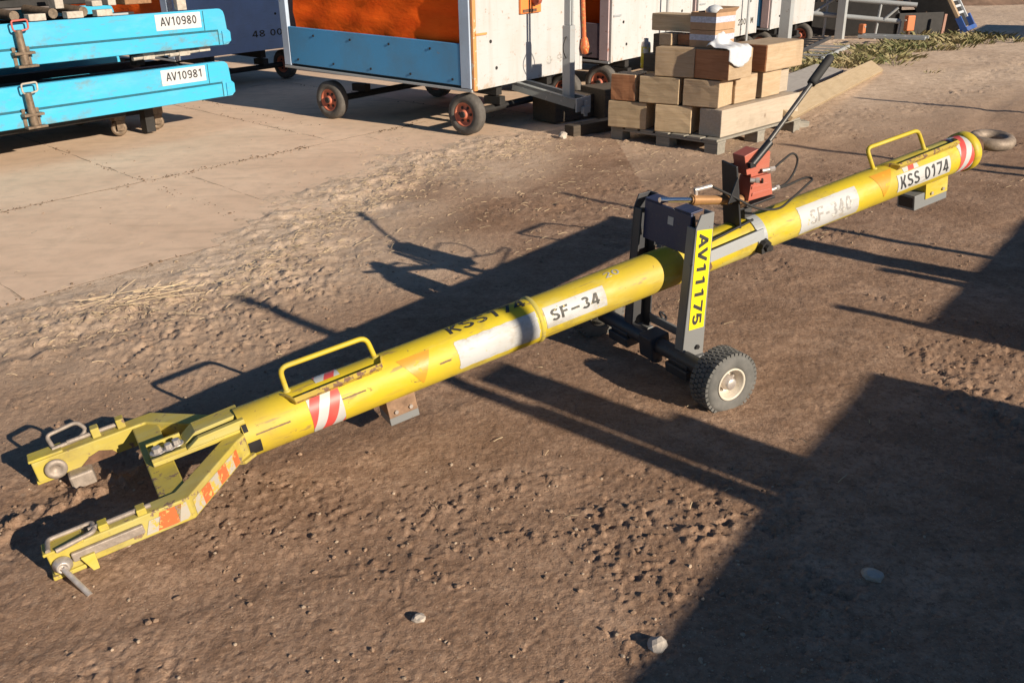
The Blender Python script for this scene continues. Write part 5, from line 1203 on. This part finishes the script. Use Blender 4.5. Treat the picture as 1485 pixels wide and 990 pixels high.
# ------------------------------------------------------------------ equipment parked right of the picture; its shadows lie across the soil
sS = Vector((0.7193, -0.6947, 0)); nS = Vector((0.6947, 0.7193, 0)); TE = math.tan(SUN_EL); tS = Vector((-math.cos(SUN_AZ), -math.sin(SUN_AZ), 0))
def SP(al, pe): return sS * al + nS * pe
def trailer(pa, pb, top, stakes, label):
    """flatbed with side boards and upright stakes; pa, pb = ends of the shadow edge given as (along, across) the sun's direction"""
    k = top / TE; A = SP(*pa) + tS * k; B = SP(*pb) + tS * k; d = (B - A).normalized(); nn = Vector((d.y, -d.x, 0)); L = (B - A).length
    M_ = Matrix((d, -nn, Vector((0, 0, 1)))).transposed().to_4x4(); M_.translation = A
    o = empty("flatbed_trailer", label, "trailer", mat=M_, group="flatbed trailers parked beside the yard")
    mb = MB(); mb.box((0, -2.4, 0.5), (L, 0, 0.62)); obj("deck", mb, CHASSIS, o, 0.01)
    for y0, y1 in ((-0.04, 0.0), (-2.4, -2.36)):
        mb = MB(); mb.box((0.0, y0, 0.621), (L, y1, top)); obj("side_board", mb, SIDEB, o, 0.005)
    for x in (0.0, L - 0.04): mb = MB(); mb.box((x, -2.359, 0.621), (x + 0.04, -0.041, top - 0.02)); obj("end_board", mb, SIDEB, o, 0.005)
    for x in (0.35, L - 0.35):
        for y in (-0.25, -2.15):
            wl = bpy.data.objects.new("wheel", None); COL.objects.link(wl); wl.parent = o; wl.location = (x, y, 0.25); wl.rotation_euler = (0, 0, R_(90)); wl.scale = (1.2, 1.24, 1.24)
            for nm, me in zip(("tyre", "rim", "hub"), cart_wheel.me): obj(nm, me, None, wl)
    for pe, tip, wd in stakes:
        # where the sun ray back from the shaded tip meets the board line
        T0 = SP(tip, pe); rr = A - T0; den = tS.x * d.y - tS.y * d.x; dist = (rr.x * d.y - rr.y * d.x) / den; h = dist * TE
        q = M_.inverted() @ (T0 + tS * dist); mb = MB(); mb.box((q.x - wd / 2, q.y + 0.001, 0.5), (q.x + wd / 2, q.y + 0.05, h)); obj("stake", mb, GALV, o, 0.003)
trailer((-1.13, 1.45), (-1.46, 3.58), 1.2, ((2.33, -4.25, 0.07), (2.42, -2.25, 0.05), (2.55, -2.62, 0.20), (2.70, -1.80, 0.10)), "flatbed trailer with upright stakes, nearest beside the yard")
trailer((-1.50, 4.20), (-1.72, 6.55), 1.2, ((5.04, -4.42, 0.045), (5.06, -2.68, 0.19), (4.92, -1.95, 0.08), (5.45, -3.3, 0.06), (4.23, -1.87, 0.06)), "flatbed trailer with several uneven stakes, second beside the yard")
for pe, tip, wd, al, lb in ((7.68, -4.08, 0.075, 2.6, "steel pole beside the yard nearer to the trailers"), (10.62, -4.74, 0.085, 1.6, "steel pole beside the yard farther from the trailers"), (7.96, -2.44, 0.11, 2.8, "short thick steel pole between two taller poles beside the yard")):
    dist = al - tip; o = empty("steel_pole", lb, "pole", SP(tip, pe) + tS * dist, R_(45), "steel poles beside the yard"); h = dist * TE
    mb = MB(); mb.cyl((0, 0, 0.015), (0, 0, h), wd / 2, n=14); obj("shaft", mb, GALV, o)
    mb = MB(); mb.box((-0.12, -0.12, 0), (0.12, 0.12, 0.014)); obj("base_plate", mb, DKSTEEL, o)
trailer((SP(0, 0).x - 6.45, 18.45), (-6.95, 21.35), 1.6, (), "taller flatbed trailer far down the yard, right of the dirt road")
